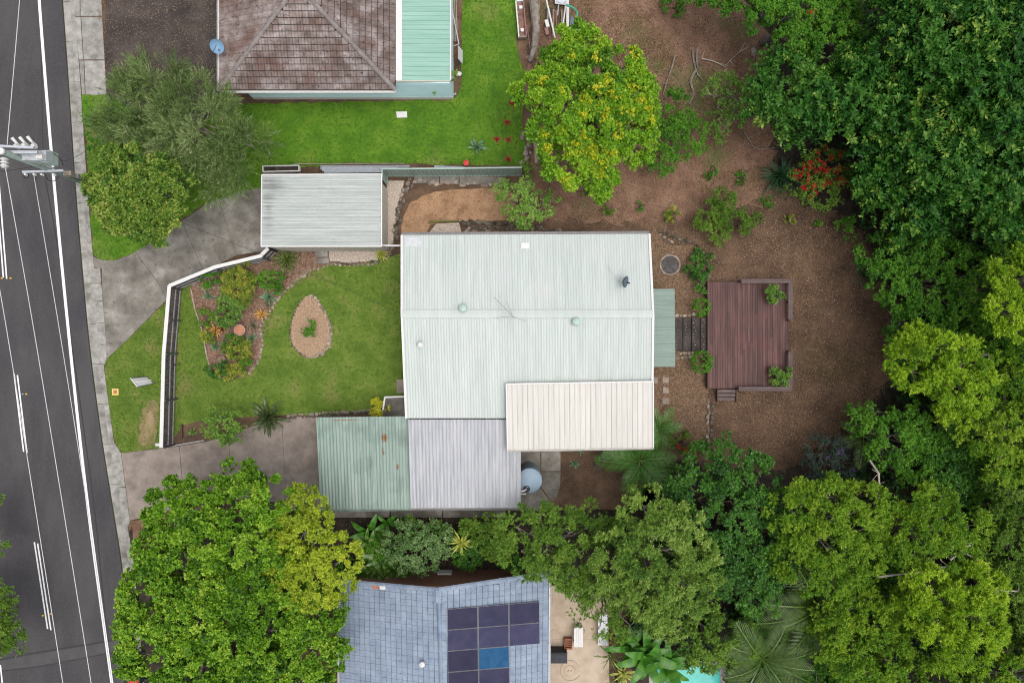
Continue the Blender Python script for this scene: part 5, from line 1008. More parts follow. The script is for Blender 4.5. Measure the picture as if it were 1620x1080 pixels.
f_yel = dict(mat=LM('yellow blossom', [(.3,.34,.012),(.5,.5,.018),(.64,.62,.05)], .2, .6, .2), L=.11, W=.05, m=7, sl=.06, a0=85, a1=30, ns=20, r=.34)
f_red = dict(mat=LM('red blossom', [(.35,.01,.015),(.5,.015,.02)], .2, .6, .2), L=.07, W=.045, m=6, sl=.04, a0=80, a1=30, ns=10, r=.2)
f_pur = dict(mat=LM('purple blossom', [(.22,.05,.5),(.34,.1,.65)], .2, .6, .2), L=.06, W=.04, m=5, sl=.03, a0=80, a1=30, ns=6, r=.13)
f_pale = dict(mat=LM('cream blossom', [(.4,.42,.2),(.6,.58,.36)], .2, .6, .2), L=.1, W=.03, m=6, sl=.08, a0=80, a1=30, ns=4, r=.2)

# --- street side and north garden
tree('street_tree', 'big bright green broad-leafed tree overhanging the street kerb', lob([(330,745),(365,733),(410,745),(450,790),(520,900),(525,1000),(500,1080),(470,1180),(330,1220),(262,1150),(245,1070),(204,990),(210,920),(220,850),(270,790)], 42, 4.6, 2.0, 1, sp=.93), s_street, 101, trunk=(370,930,0), tr=.24, bare=14)
tree('lime_tree', 'yellow-green fine-leafed tree between the bright street tree and the blue tiled roof', lob([(418,830),(450,790),(490,785),(530,830),(560,870),(560,930),(530,975),(480,965),(430,910)], 30, 5.6, .9, 2, sp=.95), s_lime, 102, trunk=(500,880,0))
tree('bottlebrush_tree', 'grey-green wispy tree with cream tips beside the gravel parking', lob([(165,160),(215,120),(275,108),(300,135),(345,150),(380,180),(435,195),(440,240),(400,285),(340,300),(290,280),(230,240),(180,240)], 30, 2.6, .9, 3), s_wisp, 103, trunk=(290,200,0), bare=90, flowers=(f_pale, .05, (-.3,0,0)))
tree('olive_tip_tree', 'dark green tree with olive young tips beside the power pole', lob([(140,290),(165,240),(215,235),(270,245),(298,290),(285,345),(255,385),(225,392),(190,350),(150,330)], 27, 3.6, 1.0, 4), s_tip, 104, trunk=(225,310,0))
bush('shrub', 'vivid green shrub on the street edge behind the wispy tree', [(148,195,10,.9),(147,212,11,1.0),(150,230,9,.8)], s_bright, 105)
tree('golden_penda', 'round green tree covered in yellow blossom beside the scrap heap', lob([(905,50),(945,55),(990,75),(1025,110),(1038,170),(1030,230),(985,285),(945,300),(880,275),(850,225),(815,180),(815,130),(860,90)], 30, 3.8, 1.5, 5), s_penda, 106, trunk=(925,190,0), flowers=(f_yel, .17, (.05,-.16,0)), tr=.2)
bush('shrub', 'dark green spreading shrub at the foot of the yellow-flowering tree', lob([(1030,165),(1065,150),(1105,190),(1108,240),(1060,270),(1030,280)], 22, .9, .4, 6), s_mid, 107)
tree('bare_branched_shrub', 'light green shrub with bare grey branches on the reddish soil', lob([(1120,125),(1160,112),(1200,140),(1210,165),(1180,190),(1175,225),(1135,225),(1115,170)], 16, 1.1, .3, 7), dict(s_citrus, dens=60), 108, cat='shrub', bark='palebark', trunk=(1160,165,0), bare=30, tr=.06)
tree('citrus_tree', 'small light green citrus tree overhanging the sand yard', lob([(770,295),(810,288),(850,300),(892,325),(860,340),(835,362),(800,355),(778,325)], 17, 1.7, .5, 8), s_citrus, 109, trunk=(828,325,0), bare=10, tr=.07)
# --- forest, from north to south
tree('fringe_tree', 'mid green small-leafed tree at the north edge of the forest', lob([(1115,-60),(1290,-60),(1380,10),(1385,70),(1330,120),(1270,115),(1215,75),(1150,40),(1112,15)], 32, 3.4, 1.0, 9), dict(s_mid, dens=190), 110, tr=.2, flowers=(f_red, .03, (-.3,0,0)))
for i, (poly, z, dz, lb, sd) in enumerate((
    ([(1230,120),(1300,110),(1385,80),(1440,130),(1440,200),(1380,235),(1290,205),(1225,200),(1212,165)], 4.0, 1.4, 'dark glossy rubber tree hanging over the red-flowered shrub', 10),
    ([(1380,20),(1470,-70),(1640,-70),(1720,40),(1700,170),(1560,160),(1440,120)], 6.0, 1.6, 'dark glossy rubber tree rising at the north corner of the forest', 11),
    ([(1440,140),(1560,150),(1690,170),(1720,300),(1600,330),(1500,310),(1420,250)], 5.2, 1.4, 'dark glossy rubber tree in the middle of the dark canopy', 12),
    ([(1350,240),(1440,240),(1530,300),(1500,370),(1440,375),(1395,330),(1360,290)], 3.4, 1.2, 'dark glossy rubber tree dipping towards the bare yard', 13))):
    L_ = lob(poly, 42, z, dz, sd); r_ = tree('rubber_tree', lb, L_, s_rubber, 110+sd, bark='brownbark', tr=.2)
    rg = np.random.default_rng(sd); C, A, Rn, Cw, R, cl = crown_shoots(rg, [(a, b, r*1.06, zz) for a, b, r, zz in L_], s_rubflat)
    A = norm(A*np.array([1,1,.25])+np.array([-.35,0,.12])); link('shoots', leaf_mesh('shoots', *shoots_to_leaves(rg, C, A, s_rubflat, Rn+.06)), s_rubflat['mat'], r_)
bush('flowering_shrub', 'shrub sprinkled with red flowers at the forest edge', lob([(1242,262),(1275,240),(1325,245),(1362,275),(1355,312),(1310,320),(1260,310)], 22, 1.9, .6, 14), s_redshrub, 130, flowers=(f_red, .3, (-.3,0,0)))
tree('fringe_tree', 'low spreading mid green tree south of the rubber trees', lob([(1370,395),(1440,370),(1520,385),(1580,420),(1600,490),(1530,530),(1450,525),(1395,505),(1362,450)], 34, 2.2, 1.0, 15), s_mid, 131)
tree('dark_tree', 'deep green tree in the shade at the east of the rubber trees', lob([(1530,300),(1640,270),(1740,300),(1740,430),(1620,420),(1540,390)], 42, 2.6, 1.0, 16), s_under, 132)
tree('acacia_tree', 'yellow-green feathery tree nearest the timber deck', lob([(1400,560),(1412,515),(1460,500),(1520,520),(1570,560),(1575,620),(1520,650),(1470,640),(1415,610)], 32, 5.2, 1.4, 17, sp=1.0), s_acacia, 133, bark='bark', bare=10, tr=.2, trunk=(1520,580,0))
tree('acacia_tree', 'yellow-green feathery tree filling the gap above the deck-side acacia', lob([(1535,430),(1570,400),(1640,385),(1720,420),(1730,540),(1660,600),(1590,560),(1545,490)], 34, 6.0, 1.4, 18), s_acacia, 134, bare=8, tr=.2)
tree('acacia_tree', 'duller yellow-green tree behind the deck-side acacia', lob([(1560,600),(1640,580),(1730,620),(1740,720),(1640,760),(1540,740),(1500,680)], 36, 4.6, 1.2, 19), s_oliveb, 135, bare=16, tr=.2)
tree('dark_tree', 'dark green low tree between deck-side acacia and palm frond', lob([(1340,640),(1400,605),(1460,640),(1490,690),(1480,760),(1430,770),(1370,740),(1330,690)], 28, 2.6, 1.0, 20), s_mid, 136, bare=16)
tree('dark_tree', 'blue-green shaded tree in the hollow of the forest', lob([(1450,650),(1540,650),(1570,720),(1540,800),(1460,800),(1430,720)], 32, 2.4, .8, 21), s_dark, 137, bare=12)
bush('tibouchina', 'dark purplish shrub with violet flowers at the yard corner', lob([(1258,712),(1300,690),(1350,700),(1365,735),(1340,765),(1270,760)], 22, 1.2, .4, 22), s_purple, 138, flowers=(f_pur, .1, None))
tree('glossy_tree', 'dense glossy dark green tree south of the gravel court', lob([(1050,735),(1100,695),(1180,705),(1240,750),(1270,800),(1260,880),(1220,920),(1180,940),(1140,920),(1130,870),(1080,810)], 36, 3.6, 1.2, 23), s_dark, 139, bark='brownbark', tr=.2)
tree('glossy_tree', 'dense glossy dark green tree beside the pale olive tree', lob([(1130,900),(1200,880),(1240,930),(1230,985),(1170,990),(1130,960)], 30, 3.2, 1.0, 24), s_dark, 140, bark='brownbark')
tree('pale_olive_tree', 'pale olive tree with silvery leaves above the south patio', lob([(985,780),(1030,745),(1080,780),(1105,850),(1150,910),(1140,975),(1080,1000),(1000,985),(950,930),(945,850)], 34, 4.6, 1.5, 25), s_paleol, 141, bare=18, tr=.18)
tree('olive_tree', 'olive green tree hanging over the end of the blue tiled roof', lob([(755,820),(800,800),(880,785),(960,800),(970,870),(930,940),(880,955),(840,930),(790,900),(750,860)], 28, 3.4, 1.2, 26, inn=.95), s_olive, 142, bare=14, tr=.16)
tree('olive_tree', 'thin olive tree spilling over the slatted bench', lob([(900,900),(960,900),(1010,950),(1030,1000),(990,1015),(930,985)], 22, 2.8, .6, 27), dict(s_olive, dens=70), 143, bare=12, tr=.1)
for i, (poly, z, dz, st_, lb, sd) in enumerate((
    ([(1225,790),(1290,745),(1370,760),(1400,830),(1390,900),(1320,950),(1250,930),(1222,860)], 4.8, 1.5, s_oliveb, 'olive-lime feathery tree next to the glossy dark tree', 28),
    ([(1390,800),(1470,770),(1550,800),(1570,870),(1500,910),(1410,900)], 4.8, 1.4, s_oliveb, 'olive-lime feathery tree with a long bare limb', 29),
    ([(1440,920),(1500,890),(1570,910),(1580,980),(1540,1060),(1470,1060),(1420,990)], 5.6, 1.6, s_acacia, 'rounded lime feathery tree in the southern forest', 30),
    ([(1320,940),(1400,920),(1440,980),(1430,1100),(1370,1180),(1310,1100),(1295,1010)], 4.2, 1.2, s_oliveb, 'olive-lime tree above the palms by the pool', 31),
    ([(1550,760),(1640,740),(1740,780),(1750,960),(1640,980),(1570,900)], 4.2, 1.2, s_olive, 'duller olive tree at the east end of the southern forest', 32),
    ([(1430,1060),(1560,1050),(1700,980),(1740,1100),(1600,1220),(1440,1200)], 4.6, 1.2, s_oliveb, 'olive-lime tree at the south end of the forest', 33))):
    tree('feathery_tree', lb, lob(poly, 34, z, dz, sd), st_, 120+sd*3, bare=12, tr=.18)
tree('pool_tree', 'olive green tree overhanging the turquoise pool', lob([(1065,985),(1130,965),(1195,990),(1190,1040),(1130,1058),(1080,1040)], 24, 2.6, .8, 35), dict(s_mid, mat=s_olive['mat']), 335, tr=.12)
for i, (lobes, lb, sd) in enumerate((([(-8,945,24,3.2),(15,955,12,3.0),(18,1000,16,3.0),(-6,1010,22,3.2),(25,1020,12,2.8),(-30,980,40,3.4)], 'feathery street tree leaning over the far side of the asphalt', 41), ([(-6,860,14,2.6),(-22,850,22,2.6),(-8,790,10,2.4)], 'small leafy tree on the far verge beyond the centre lines', 42))):
    tree('verge_tree', lb, lobes, s_olive, sd, bare=8, trunk=(-70,950 if i == 0 else 840, 0))
for i, (poly, z, st_, lb, sd) in enumerate((
    ([(1400,480),(1500,480),(1560,530),(1540,600),(1440,600),(1410,540)], 1.8, s_mid, 'low green tree in the gap between the spreading tree and the deck-side acacia', 61),
    ([(1540,500),(1640,500),(1730,560),(1700,640),(1600,660),(1540,600)], 2.6, s_mid, 'shaded green tree under the yellow-green canopy', 62),
    ([(1480,690),(1570,680),(1640,740),(1620,830),(1520,830),(1470,770)], 2.2, s_mid, 'shaded green tree between the duller acacia and long limb', 63),
    ([(1370,860),(1440,860),(1470,940),(1440,1010),(1370,1000),(1340,930)], 2.4, s_mid, 'shaded green tree below the long bare limb', 64),
    ([(1560,880),(1640,870),(1730,940),(1710,1060),(1600,1070),(1550,980)], 3.0, s_olive, 'olive tree beyond the rounded lime tree', 65),
    ([(1280,930),(1340,940),(1350,1030),(1330,1120),(1270,1120),(1250,1040)], 1.4, s_mid, 'low green tree around the pool palms', 66),
    ([(1400,330),(1500,340),(1560,400),(1500,440),(1420,420)], 1.6, s_dark, 'dark low tree below the dipping rubber tree', 67),
    ([(1560,230),(1660,240),(1720,330),(1700,430),(1600,440),(1550,340)], 3.6, s_mid, 'small-leafed dark tree on the shaded eastern side', 68),
    ([(1180,960),(1250,960),(1260,1020),(1200,1040),(1150,1030)], 1.2, s_mid, 'low leafy tree around the broad pale palm', 69))):
    tree('understorey_tree', lb, lob(poly, 30, z, .8, sd), st_, 300+sd, bare=5, tr=.1)
# dark undergrowth under the forest: one mass
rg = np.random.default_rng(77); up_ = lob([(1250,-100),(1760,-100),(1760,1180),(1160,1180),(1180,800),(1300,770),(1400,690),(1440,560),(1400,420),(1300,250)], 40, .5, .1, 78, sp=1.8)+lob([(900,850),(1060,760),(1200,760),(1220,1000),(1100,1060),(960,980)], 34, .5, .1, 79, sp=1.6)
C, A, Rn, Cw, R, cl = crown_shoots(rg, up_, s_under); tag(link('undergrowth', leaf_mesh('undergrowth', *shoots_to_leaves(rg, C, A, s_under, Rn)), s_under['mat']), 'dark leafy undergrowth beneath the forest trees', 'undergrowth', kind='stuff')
# --- big-leafed plants: every frond, strap or blade its own piece
def frond_mesh(name, mat, n=26, wl=.36, th=.02, sag=.75):
    V = []; Fc = []; rn = []; rgq = random.Random(3)
    def pt(s): return np.array([s, 0, .42*s-sag*s*s])
    for i in range(n):
        s = .12+.88*i/n; p = pt(s); tg = pt(s+.02)-p; tg /= np.linalg.norm(tg); ll = wl*(math.sin(math.pi*min(1, .12+.86*s))**.7)
        for sd in (-1, 1):
            d = np.array([tg[0]*.55, sd*.9, tg[2]*.4-.22]); d /= np.linalg.norm(d); k = len(V); q = p+d*ll*rgq.uniform(.85, 1.1); q[2] -= .06*ll
            V += [p-tg*th*.5, p+d*ll*.4+tg*th*.7, q, p+d*ll*.4-tg*th*.7]; Fc += [(k, k+1, k+2), (k, k+2, k+3)]; r_ = rgq.uniform(.25, .75); rn += [r_, r_]
    for i in range(8):
        a, b = pt(i/8), pt((i+1)/8); k = len(V); V += [a+[0,-.012,.004], a+[0,.012,.004], b+[0,.008,.004], b+[0,-.008,.004]]; Fc += [(k, k+1, k+2), (k, k+2, k+3)]; rn += [.7, .7]
    me = tri_mesh(name, np.array(V), np.array(Fc), np.array(rn)); me.materials.append(mat); return me
def blade_mesh(name, mat, wd=.09, rise=.7, sag=.75, seg=6, fold=.25, shape=.8, pet=.0):
    V = []; Fc = []; rn = []
    for i in range(seg+1):
        s = i/seg; z = rise*s-sag*s*s; w_ = wd*(math.sin(math.pi*min(1, max(0, (s-pet)/(1-pet))*.93+.05))**shape) if s > pet else .02
        V += [(s, -w_, z+w_*fold), (s, 0, z), (s, w_, z+w_*fold)]
    for i in range(seg):
        for k in (0, 1): a = i*3+k; Fc += [(a, a+1, a+4), (a, a+4, a+3)]; rn += [.3+.4*(i % 2)+.1*k]*2
    me = tri_mesh(name, np.array(V, float), np.array(Fc), np.array(rn)); me.materials.append(mat); return me
def rosette(name, label, cat, px, py, z, n, ln, me, lo=-5, hi=55, seed=1, group=None, part='leaf', stem=0, var=.25, flowers=None):
    rg = random.Random(seed); c = P(px, py, z+stem); root = thing(name, label, cat, (c.x, c.y, 0 if stem else z), group)
    if stem: MB().tube([(c.x, c.y, -.05), (c.x, c.y, c.z)], [.09, .06], 8).build('stem', X['brownbark'], root)
    for k in range(n):
        t = k/n; az = k*2.39996+rg.uniform(-.25, .25); el = math.radians(lo+(hi-lo)*t+rg.uniform(-6, 6)); l = ln*rg.uniform(1-var, 1+var*.5)
        inst(part, me, Matrix.Translation(c) @ Matrix.Rotation(az, 4, 'Z') @ Matrix.Rotation(-el, 4, 'Y') @ Matrix.Rotation(rg.uniform(-.25, .25), 4, 'X') @ Matrix.Scale(l, 4), root)
    return root
m_palm = frond_mesh('frond', LM('palm leaf', [(.02,.09,.012),(.05,.17,.02),(.09,.24,.03),(.2,.25,.06)], .25, .4, .5))
m_palmy = frond_mesh('frond', LM('pale palm leaf', [(.02,.06,.008),(.045,.105,.012),(.085,.16,.02),(.13,.17,.035)], .25, .4, .5), 30, .32, .014)
m_ban = blade_mesh('leaf', LM('banana leaf', [(.035,.13,.012),(.06,.2,.02),(.11,.29,.03)], .3, .35, .4), .135, .75, .8, 7, .3, .55, .12)
m_ginger = blade_mesh('leaf', LM('edged ginger leaf', [(.03,.11,.012),(.06,.18,.02),(.3,.36,.12)], .3, .35, .5), .12, .6, .7, 6, .35, .6, .1)
m_strap = blade_mesh('leaf', LM('strap leaf', [(.04,.075,.012),(.09,.14,.02),(.17,.21,.05)], .25, .45, .4), .035, .9, .95, 5, .3, .4)
m_stre = blade_mesh('leaf', LM('bird of paradise leaf', [(.025,.045,.012),(.055,.085,.025),(.10,.13,.05)], .15, .4, .5), .06, .6, .45, 5, .4, .8, .25)
m_agave = blade_mesh('leaf', LM('agave leaf', [(.06,.15,.07),(.11,.22,.11),(.19,.29,.16)], .15, .5, .4), .11, .5, .3, 5, .3, .9)
m_orange = blade_mesh('leaf', LM('orange cordyline leaf', [(.42,.17,.03),(.58,.3,.06),(.66,.46,.16)], .25, .5, .4), .075, .6, .5, 5, .3, .8)
m_dracy = blade_mesh('leaf', LM('variegated dracaena leaf', [(.17,.25,.02),(.38,.42,.06),(.5,.52,.14)], .25, .45, .4), .06, .5, .55, 5, .3, .6)
m_dark = blade_mesh('leaf', LM('dark clump leaf', [(.012,.05,.02),(.025,.085,.03),(.05,.12,.05)], .2, .45, .4), .03, 1.0, 1.0, 5, .3, .4)
m_red = blade_mesh('leaf', LM('red bromeliad leaf', [(.2,.01,.012),(.3,.025,.02),(.36,.06,.04)], .15, .45, .4), .1, .6, .5, 4, .3, .8)
m_crotr = blade_mesh('leaf', LM('maroon leaf', [(.1,.015,.012),(.16,.04,.02),(.24,.12,.04)], .15, .45, .4), .13, .6, .5, 4, .3, .8)
rosette('palm', 'lush dark palm tucked under the cream patio roof corner', 'palm', 1012,728, 0, 12, 2.3, m_palm, 0, 45, 1, None, 'frond', .9)
rosette('palm', 'smaller palm squeezed between cream roof and stepping stones', 'palm', 1040,680, 0, 9, 1.5, m_palm, 5, 50, 2, None, 'frond', .5)
rosette('palm', 'palm with yellowing frond reaching into the bare yard', 'palm', 1365,690, 0, 8, 1.8, m_palmy, 0, 35, 3, None, 'frond', 1.6)
rosette('palm', 'feathery palm half hidden under the olive-lime trees', 'palm', 1288,955, 0, 13, 3.0, m_palmy, 5, 50, 4, None, 'frond', 3.6)
rosette('palm', 'broad pale palm beside the turquoise pool', 'palm', 1205,1040, 0, 15, 2.9, m_palmy, 0, 50, 5, None, 'frond', 3.0)
rosette('palm', 'low palm between the pool palms and the lime tree', 'palm', 1265,1010, 0, 10, 2.2, m_palmy, 0, 45, 6, None, 'frond', 1.2)
rosette('banana_plant', 'banana plant with bright broad leaves by the pool edge', 'banana plant', 1020,1030, 0, 12, 2.0, m_ban, 0, 55, 7, None, 'leaf', .9)
rosette('banana_plant', 'banana plant leaning over the turquoise water', 'banana plant', 1052,1045, 0, 11, 1.9, m_ban, 0, 50, 8, None, 'leaf', .8)
rosette('banana_plant', 'banana plant beside the dark red leaves at the patio edge', 'banana plant', 995,1020, 0, 10, 1.6, m_ban, 0, 50, 9, None, 'leaf', .7)
rosette('ginger_plant', 'tall green big-leafed plant below the carport gutter', 'ginger plant', 586,840, 0, 6, 1.3, m_ban, 10, 60, 10, None, 'leaf', .6)
rosette('ginger_plant', 'big-leafed plant with two paddle leaves under the gutter', 'ginger plant', 613,826, 0, 5, 1.0, m_ban, 10, 50, 11, None, 'leaf', .5)
for i, (px, py) in enumerate(((585,862),(606,878),(622,902),(592,906))): rosette('shell_ginger', ('pale-edged ginger clump touching the yellow-green tree','pale-edged ginger clump in the middle of the south bed','pale-edged ginger clump spilling onto the boardwalk','pale-edged ginger clump at the corner of the blue tiled roof')[i], 'ginger plant', px, py, 0, 15, 1.25, m_ginger, -5, 60, 12+i, 'pale-edged gingers', 'leaf', .9)
rosette('dracaena', 'yellow variegated rosette plant beside the grey-green shrub', 'dracaena', 729,857, 0, 26, .85, m_dracy, -10, 65, 17, None, 'leaf', 1.6); rosette('dracaena', 'greener rosette below the yellow variegated one', 'dracaena', 733,878, 0, 14, .7, m_strap, -10, 60, 18, None, 'leaf', .8)
bush('shrub', 'grey-green rounded shrub with silvery leaves in the south bed', lob([(612,850),(650,828),(705,838),(720,866),(692,890),(640,898),(606,880)], 22, 1.7, .5, 50, sp=.9, inn=.35), s_grey, 150)
for i, (poly, st_, r_, z_, lb) in enumerate((
    ([(566,845),(600,838),(625,862),(625,915),(580,920),(562,890)], s_mid, 15, .6, 'dark green groundcover beneath the pale-edged gingers'),
    ([(700,850),(742,838),(765,862),(760,890),(722,888)], s_dark, 16, .8, 'dark green shrub around the yellow variegated rosette'),
    ([(738,828),(770,815),(812,830),(815,868),(770,880),(742,862)], s_olive, 17, 1.6, 'olive green shrub between the rosette and the hanging olive tree'),
    ([(775,862),(805,858),(840,880),(830,905),(790,900)], s_dark, 17, .7, 'dark shrub in the shade behind the air conditioner'),
    ([(620,838),(660,826),(705,838),(700,860),(640,862)], s_citrus, 15, 1.0, 'fresh green shrub on the gutter side of the silvery shrub'))): bush('shrub', lb, lob(poly, r_, z_, .4, 500+i, inn=.4), dict(st_, cl=.22, dens=st_['dens']*1.2), 520+i)
for i, (px, py, n, l, me, lb) in enumerate(((965,1035,16,1.0,m_strap,'strappy green clump along the patio edge'),(985,1062,18,.9,m_dracy,'yellow striped clump near the pool fence'),(975,1075,14,.8,m_strap,'strappy clump at the south end of the patio'),(972,1002,12,.55,m_crotr,'dark red leafed plant beside the slatted bench'),(970,1015,12,.5,m_dracy,'yellow croton below the dark red plant'))): rosette('clump_plant', lb, 'plant', px, py, 0, n, l, me, -5, 65, 60+i, None, 'leaf', .3)
# --- front garden
rosette('clivia', 'large strappy clump at the garage corner of the mulch bed', 'plant', 456,412, 0, 60, .95, m_strap, -5, 75, 70)
rosette('clivia', 'yellow-striped strappy clump at the end of the pale gravel', 'plant', 603,402, 0, 28, .55, m_dracy, -5, 65, 71)
rosette('bird_of_paradise', 'spiky bird of paradise with orange flowers beside the driveway', 'plant', 427,659, 0, 44, 1.25, m_stre, 0, 75, 72)
for i in range(5): pass
for i, (px, py, n, l, me, lb) in enumerate(((426,470,14,.55,m_agave,'blue-green agave near the lawn edge of the bed'),(415,497,16,.5,m_orange,'bright orange cordyline at the stone edge'),(342,522,14,.55,m_orange,'yellow-orange cordyline near the timber edging'),(352,521,10,.35,m_crotr,'maroon bromeliad beside the yellow-orange cordyline'),(399,535,12,.5,m_agave,'agave beside the terracotta pot'),(342,548,16,.4,m_agave,'blue-grey tufted agave above the small pot'),(426,482,14,.4,m_dark,'dark green tuft above the orange cordyline'),(402,515,14,.45,m_dark,'dark tuft between the pot and stone edge'),(755,234,18,.6,m_agave,'pale agave in the lush north lawn'),(331,468,10,.45,m_agave,'small agave on the bare mulch by the fence'),(305,683,12,.35,m_ginger,'small green plant in the sleeper-edged corner'),(909,733,12,.35,m_agave,'small green tuft in the mulch beside the tank path'),(918,715,8,.25,m_agave,'tiny green seedling under the cream patio roof'))): rosette('garden_plant', lb, 'plant', px, py, 0, n, l, me, -5, 70, 80+i)
for i, (px, py) in enumerate(((786,221),(802,194),(804,222),(804,253),(810,164))): rosette('bromeliad', 'small red bromeliad along the east edge of the lush lawn', 'bromeliad', px, py, 0, 12, .3, m_red, 0, 60, 95+i, 'red bromeliads on the lawn edge')
rosette('lomandra', 'dense dark green strappy tuft beside the red-flowered shrub', 'grass clump', 1230,281, 0, 90, 1.25, m_dark, 0, 80, 99)
rosette('lomandra', 'dark spiky tuft at the edge of the low spreading tree', 'grass clump', 1366,437, 0, 34, .9, m_dark, 0, 70, 98)
for i, (lobes, st_, lb, fl) in enumerate((
    ([(372,440,14,.6),(385,432,12,.6),(392,450,14,.7),(376,455,12,.7),(366,462,12,.6),(384,468,12,.6)], s_crot, 'yellow-green mixed shrub spreading below the fence bend', None),
    ([(362,480,15,.7),(366,494,14,.6),(354,499,11,.5),(375,484,11,.6),(364,508,8,.45)], s_gloss, 'dense cone-leafed shrub in the middle of the mulch bed', None),
    ([(333,441,11,.5),(345,438,7,.4)], s_bright, 'small green shrub against the fence corner', None),
    ([(424,438,11,.6),(425,446,9,.5)], s_mid, 'dark green bush between the fence and large clump', None),
    ([(446,442,8,.3)], s_bright, 'small low plant below the large strappy clump', None), ([(436,461,8,.3)], s_bright, 'small bright plant beside the blue-green agave', None),
    ([(402,440,8,.35),(398,448,7,.3)], s_mid, 'small dark shrub on the mulch beside the mixed shrub', None),
    ([(374,549,13,.4),(384,558,13,.4),(391,550,9,.35),(366,555,9,.35)], s_crot, 'lime and yellow croton shrub below the terracotta pot', None), ([(368,543,11,.5),(362,550,8,.4)], s_bright, 'bright green shrub next to the lime croton', None),
    ([(341,582,11,.45),(347,588,8,.4)], s_dark, 'dark round shrub at the tip of the mulch bed', None), ([(358,588,8,.35),(368,592,8,.35),(378,585,8,.3)], s_crot, 'speckled croton along the curved tip of the bed', None), ([(388,575,9,.4)], s_bright, 'lime shrub at the curved stone edge', None), ([(328,528,8,.35),(334,534,7,.3)], s_crot, 'small yellow-green shrub by the timber edging', None), ([(325,503,9,.4),(334,505,7,.35)], s_olive, 'thin olive shrub near the timber edging', None),
    ([(487,520,9,.4),(493,516,5,.3)], s_mid, 'little green shrub in the teardrop gravel bed', None),
    ([(352,672,20,1.3),(368,664,16,1.4),(338,676,14,1.1),(366,684,14,1.2),(352,690,12,1.0),(345,660,14,1.3)], s_citrus, 'rounded citrus bush beside the south driveway', None),
    ([(592,642,9,.7),(604,646,10,.7),(598,650,8,.6)], s_yel, 'bright yellow shrub at the corner of the green carport', None),
    ([(1109,486,12.5,.75)], s_ball, 'clipped bright green ball at the top of the gravel steps', None), ([(1110,572,16,.85)], s_ball, 'larger clipped green ball at the bottom of the gravel steps', None),
    ([(1225,464,12,.95),(1220,466,7,.95)], s_gloss, 'potted glossy plant in the upper deck corner', None), ([(1226,596,10,.95),(1238,590,9,1.0),(1234,602,8,.9)], s_gloss, 'potted glossy plant in the lower deck corner', None),
    ([(1128,340,20,.9),(1117,350,16,.8),(1145,318,17,.9)], s_olive, 'rounded olive bush, upper part of the three-lobed clump', None), ([(1163,353,19,.8),(1175,357,14,.7)], s_olive, 'low olive bush at the east of the three-lobed clump', None), ([(1140,370,15,.7),(1136,358,12,.7)], s_olive, 'dark olive bush at the south of the three-lobed clump', None),
    ([(1340,361,15,.7)], s_mid, 'round dark green bush alone on the bare yard', None),
    ([(1110,402,9,.3),(1100,420,13,.35),(1112,425,10,.4),(1092,428,10,.3),(1106,445,11,.35),(1112,455,8,.3),(1120,410,7,.4)], s_dark, 'dark creeper spilling down the rock wall beside the fire pit', None),
    ([(1210,322,9,.35)], s_bright, 'small green tuft below the strappy clump', None), ([(1199,345,6,.4)], s_mid, 'little dark shrub between the three-lobed clump and the tuft', None), ([(1249,348,5,.25)], s_crot, 'tiny yellow-green seedling on the bare yard', None), ([(1294,357,4,.2)], s_mid, 'tiny dark seedling near the round bush', None),
    ([(1065,338,8,.3),(1058,342,6,.25)], s_crot, 'low croton with red leaf on the reddish soil', None), ([(1012,326,6,.3)], s_bright, 'bright tuft on the soil north of the house', None), ([(962,333,6,.25)], s_olive, 'twiggy dark tuft north of the house', None), ([(929,306,6,.2)], s_mid, 'low weed below the yellow-flowering tree', None), ([(1170,285,6,.15),(1172,278,5,.1)], s_bright, 'weed patch on the reddish soil path', None), ([(1120,278,5,.1),(1128,270,5,.1)], s_bright, 'small weeds on the soil by the dark spreading shrub', None),
    ([(704,133,10,1.2),(712,122,9,1.3),(690,137,8,1.0)], s_citrus, 'leafy creeper climbing the corner of the mint patio', None),
    ([(1055,12,10,.15),(1072,20,8,.15),(1080,5,8,.15)], s_bright, 'grassy weeds on the reddish soil at the top', None), ([(832,270,9,.6),(826,264,5,.5)], s_citrus, 'light green sapling at the end of the green fence', None),
    ([(1082,700,14,.9),(1070,690,10,.8),(1095,712,12,1.0)], s_redshrub, 'green shrub with a few red blooms beside the lush palm', (f_red, .2, None)), ([(264,575,5,.6),(266,560,4,.6),(262,590,4,.5)], s_bright, 'thin vine growing through the slat fence', None), ([(265,618,6,.5)], s_bright, 'sprig sprouting at the foot of the slat fence', None))):
    if i < 15: lobes = [(a, b, r*1.1, z) for a, b, r, z in lobes]
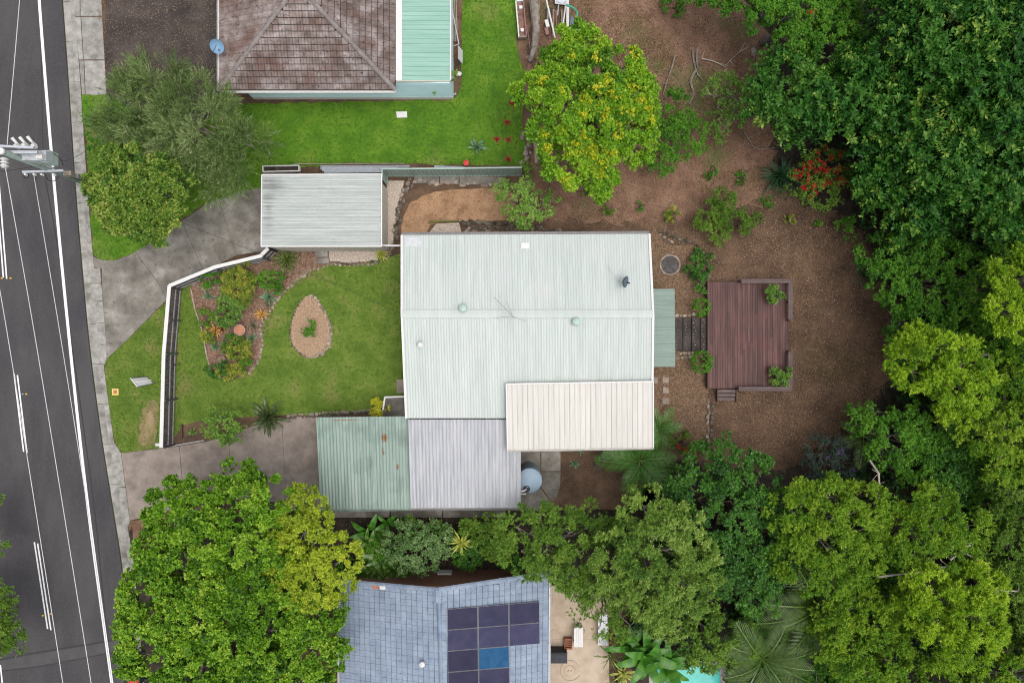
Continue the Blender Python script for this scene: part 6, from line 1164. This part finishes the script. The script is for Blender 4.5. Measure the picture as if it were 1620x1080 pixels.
    bush('potted_plant' if 'potted' in lb else 'shrub', lb, lobes, dict(st_, cl=min(st_['cl'], .2), dens=max(st_['dens'], 110)), 200+i, 'shrub' if 'potted' not in lb else 'potted plant', None, fl)
def pot(px, py, z, r, h, mt, lb, soil='terracotta'):
    c = P(px, py, z); t = thing('plant_pot', lb, 'pot', c); MB().lathe([(r*.7,0),(r*.95,h*.85),(r,h*.86),(r,h),(r*.86,h),(r*.84,h*.85)], c, 24).build('rim', X[mt], t); MB().lathe([(r*.8,h*.8),(r*.82,h*.9),(.01,h*.93)], c, 20).build('soil', X[soil], t)
pot(384,522,0,.33,.5,'palerock','large round pot of red earth in the mulch bed','terracotta'); pot(354.5,569,0,.21,.3,'palerock','small round pot of mulch near the tip of the bed','mulch')
for px, py, lb in ((1225,464,'glazed pot under the upper deck plant'), (1230,596,'glazed pot under the lower deck plant')): pot(px, py, .504, .24, .4, 'cover', lb, 'darkbed')
# dead pale limbs over the southern forest
for i, (pts, lb) in enumerate((([(1390,912,5.5),(1430,907,6.1),(1465,902,6.5),(1500,895,6.6)],'long pale bare limb lying over the feathery canopy'), ([(1426,864,6.0),(1445,882,6.3),(1462,896,6.4)],'pale forked limb above the long bare one'), ([(1376,728,4.2),(1390,748,4.8),(1392,785,4.8),(1378,772,4.6)],'pale crooked dead limb beside the violet shrub'), ([(1565,940,5.4),(1585,933,5.6),(1612,935,5.6)],'pale dead limb at the east of the lime tree'), ([(1503,885,6.5),(1520,872,6.6),(1535,862,6.6)],'pale straight limb rising from the long bare one'))):
    w_ = [P(*q) for q in pts]; b = MB().tube(w_, [.06-.035*k/len(w_) for k in range(len(w_))], 6).build('dead_limb', X['palebark']); tag(b, lb, 'branch')
    for k in range(5): q = w_[rr.randrange(1, len(w_))]; MB().tube([q, q+Vector((rr.uniform(-.6,.6), rr.uniform(-.6,.6), rr.uniform(0,.3)))], [.02,.007], 4).build('twig', X['palebark'], b)
print('leaves', NL[0], 'objects', len(bpy.data.objects), 'tris', sum(sum(len(p.vertices)-2 for p in m.polygons) if len(m.polygons) < 3000 else len(m.polygons) for m in bpy.data.meshes))
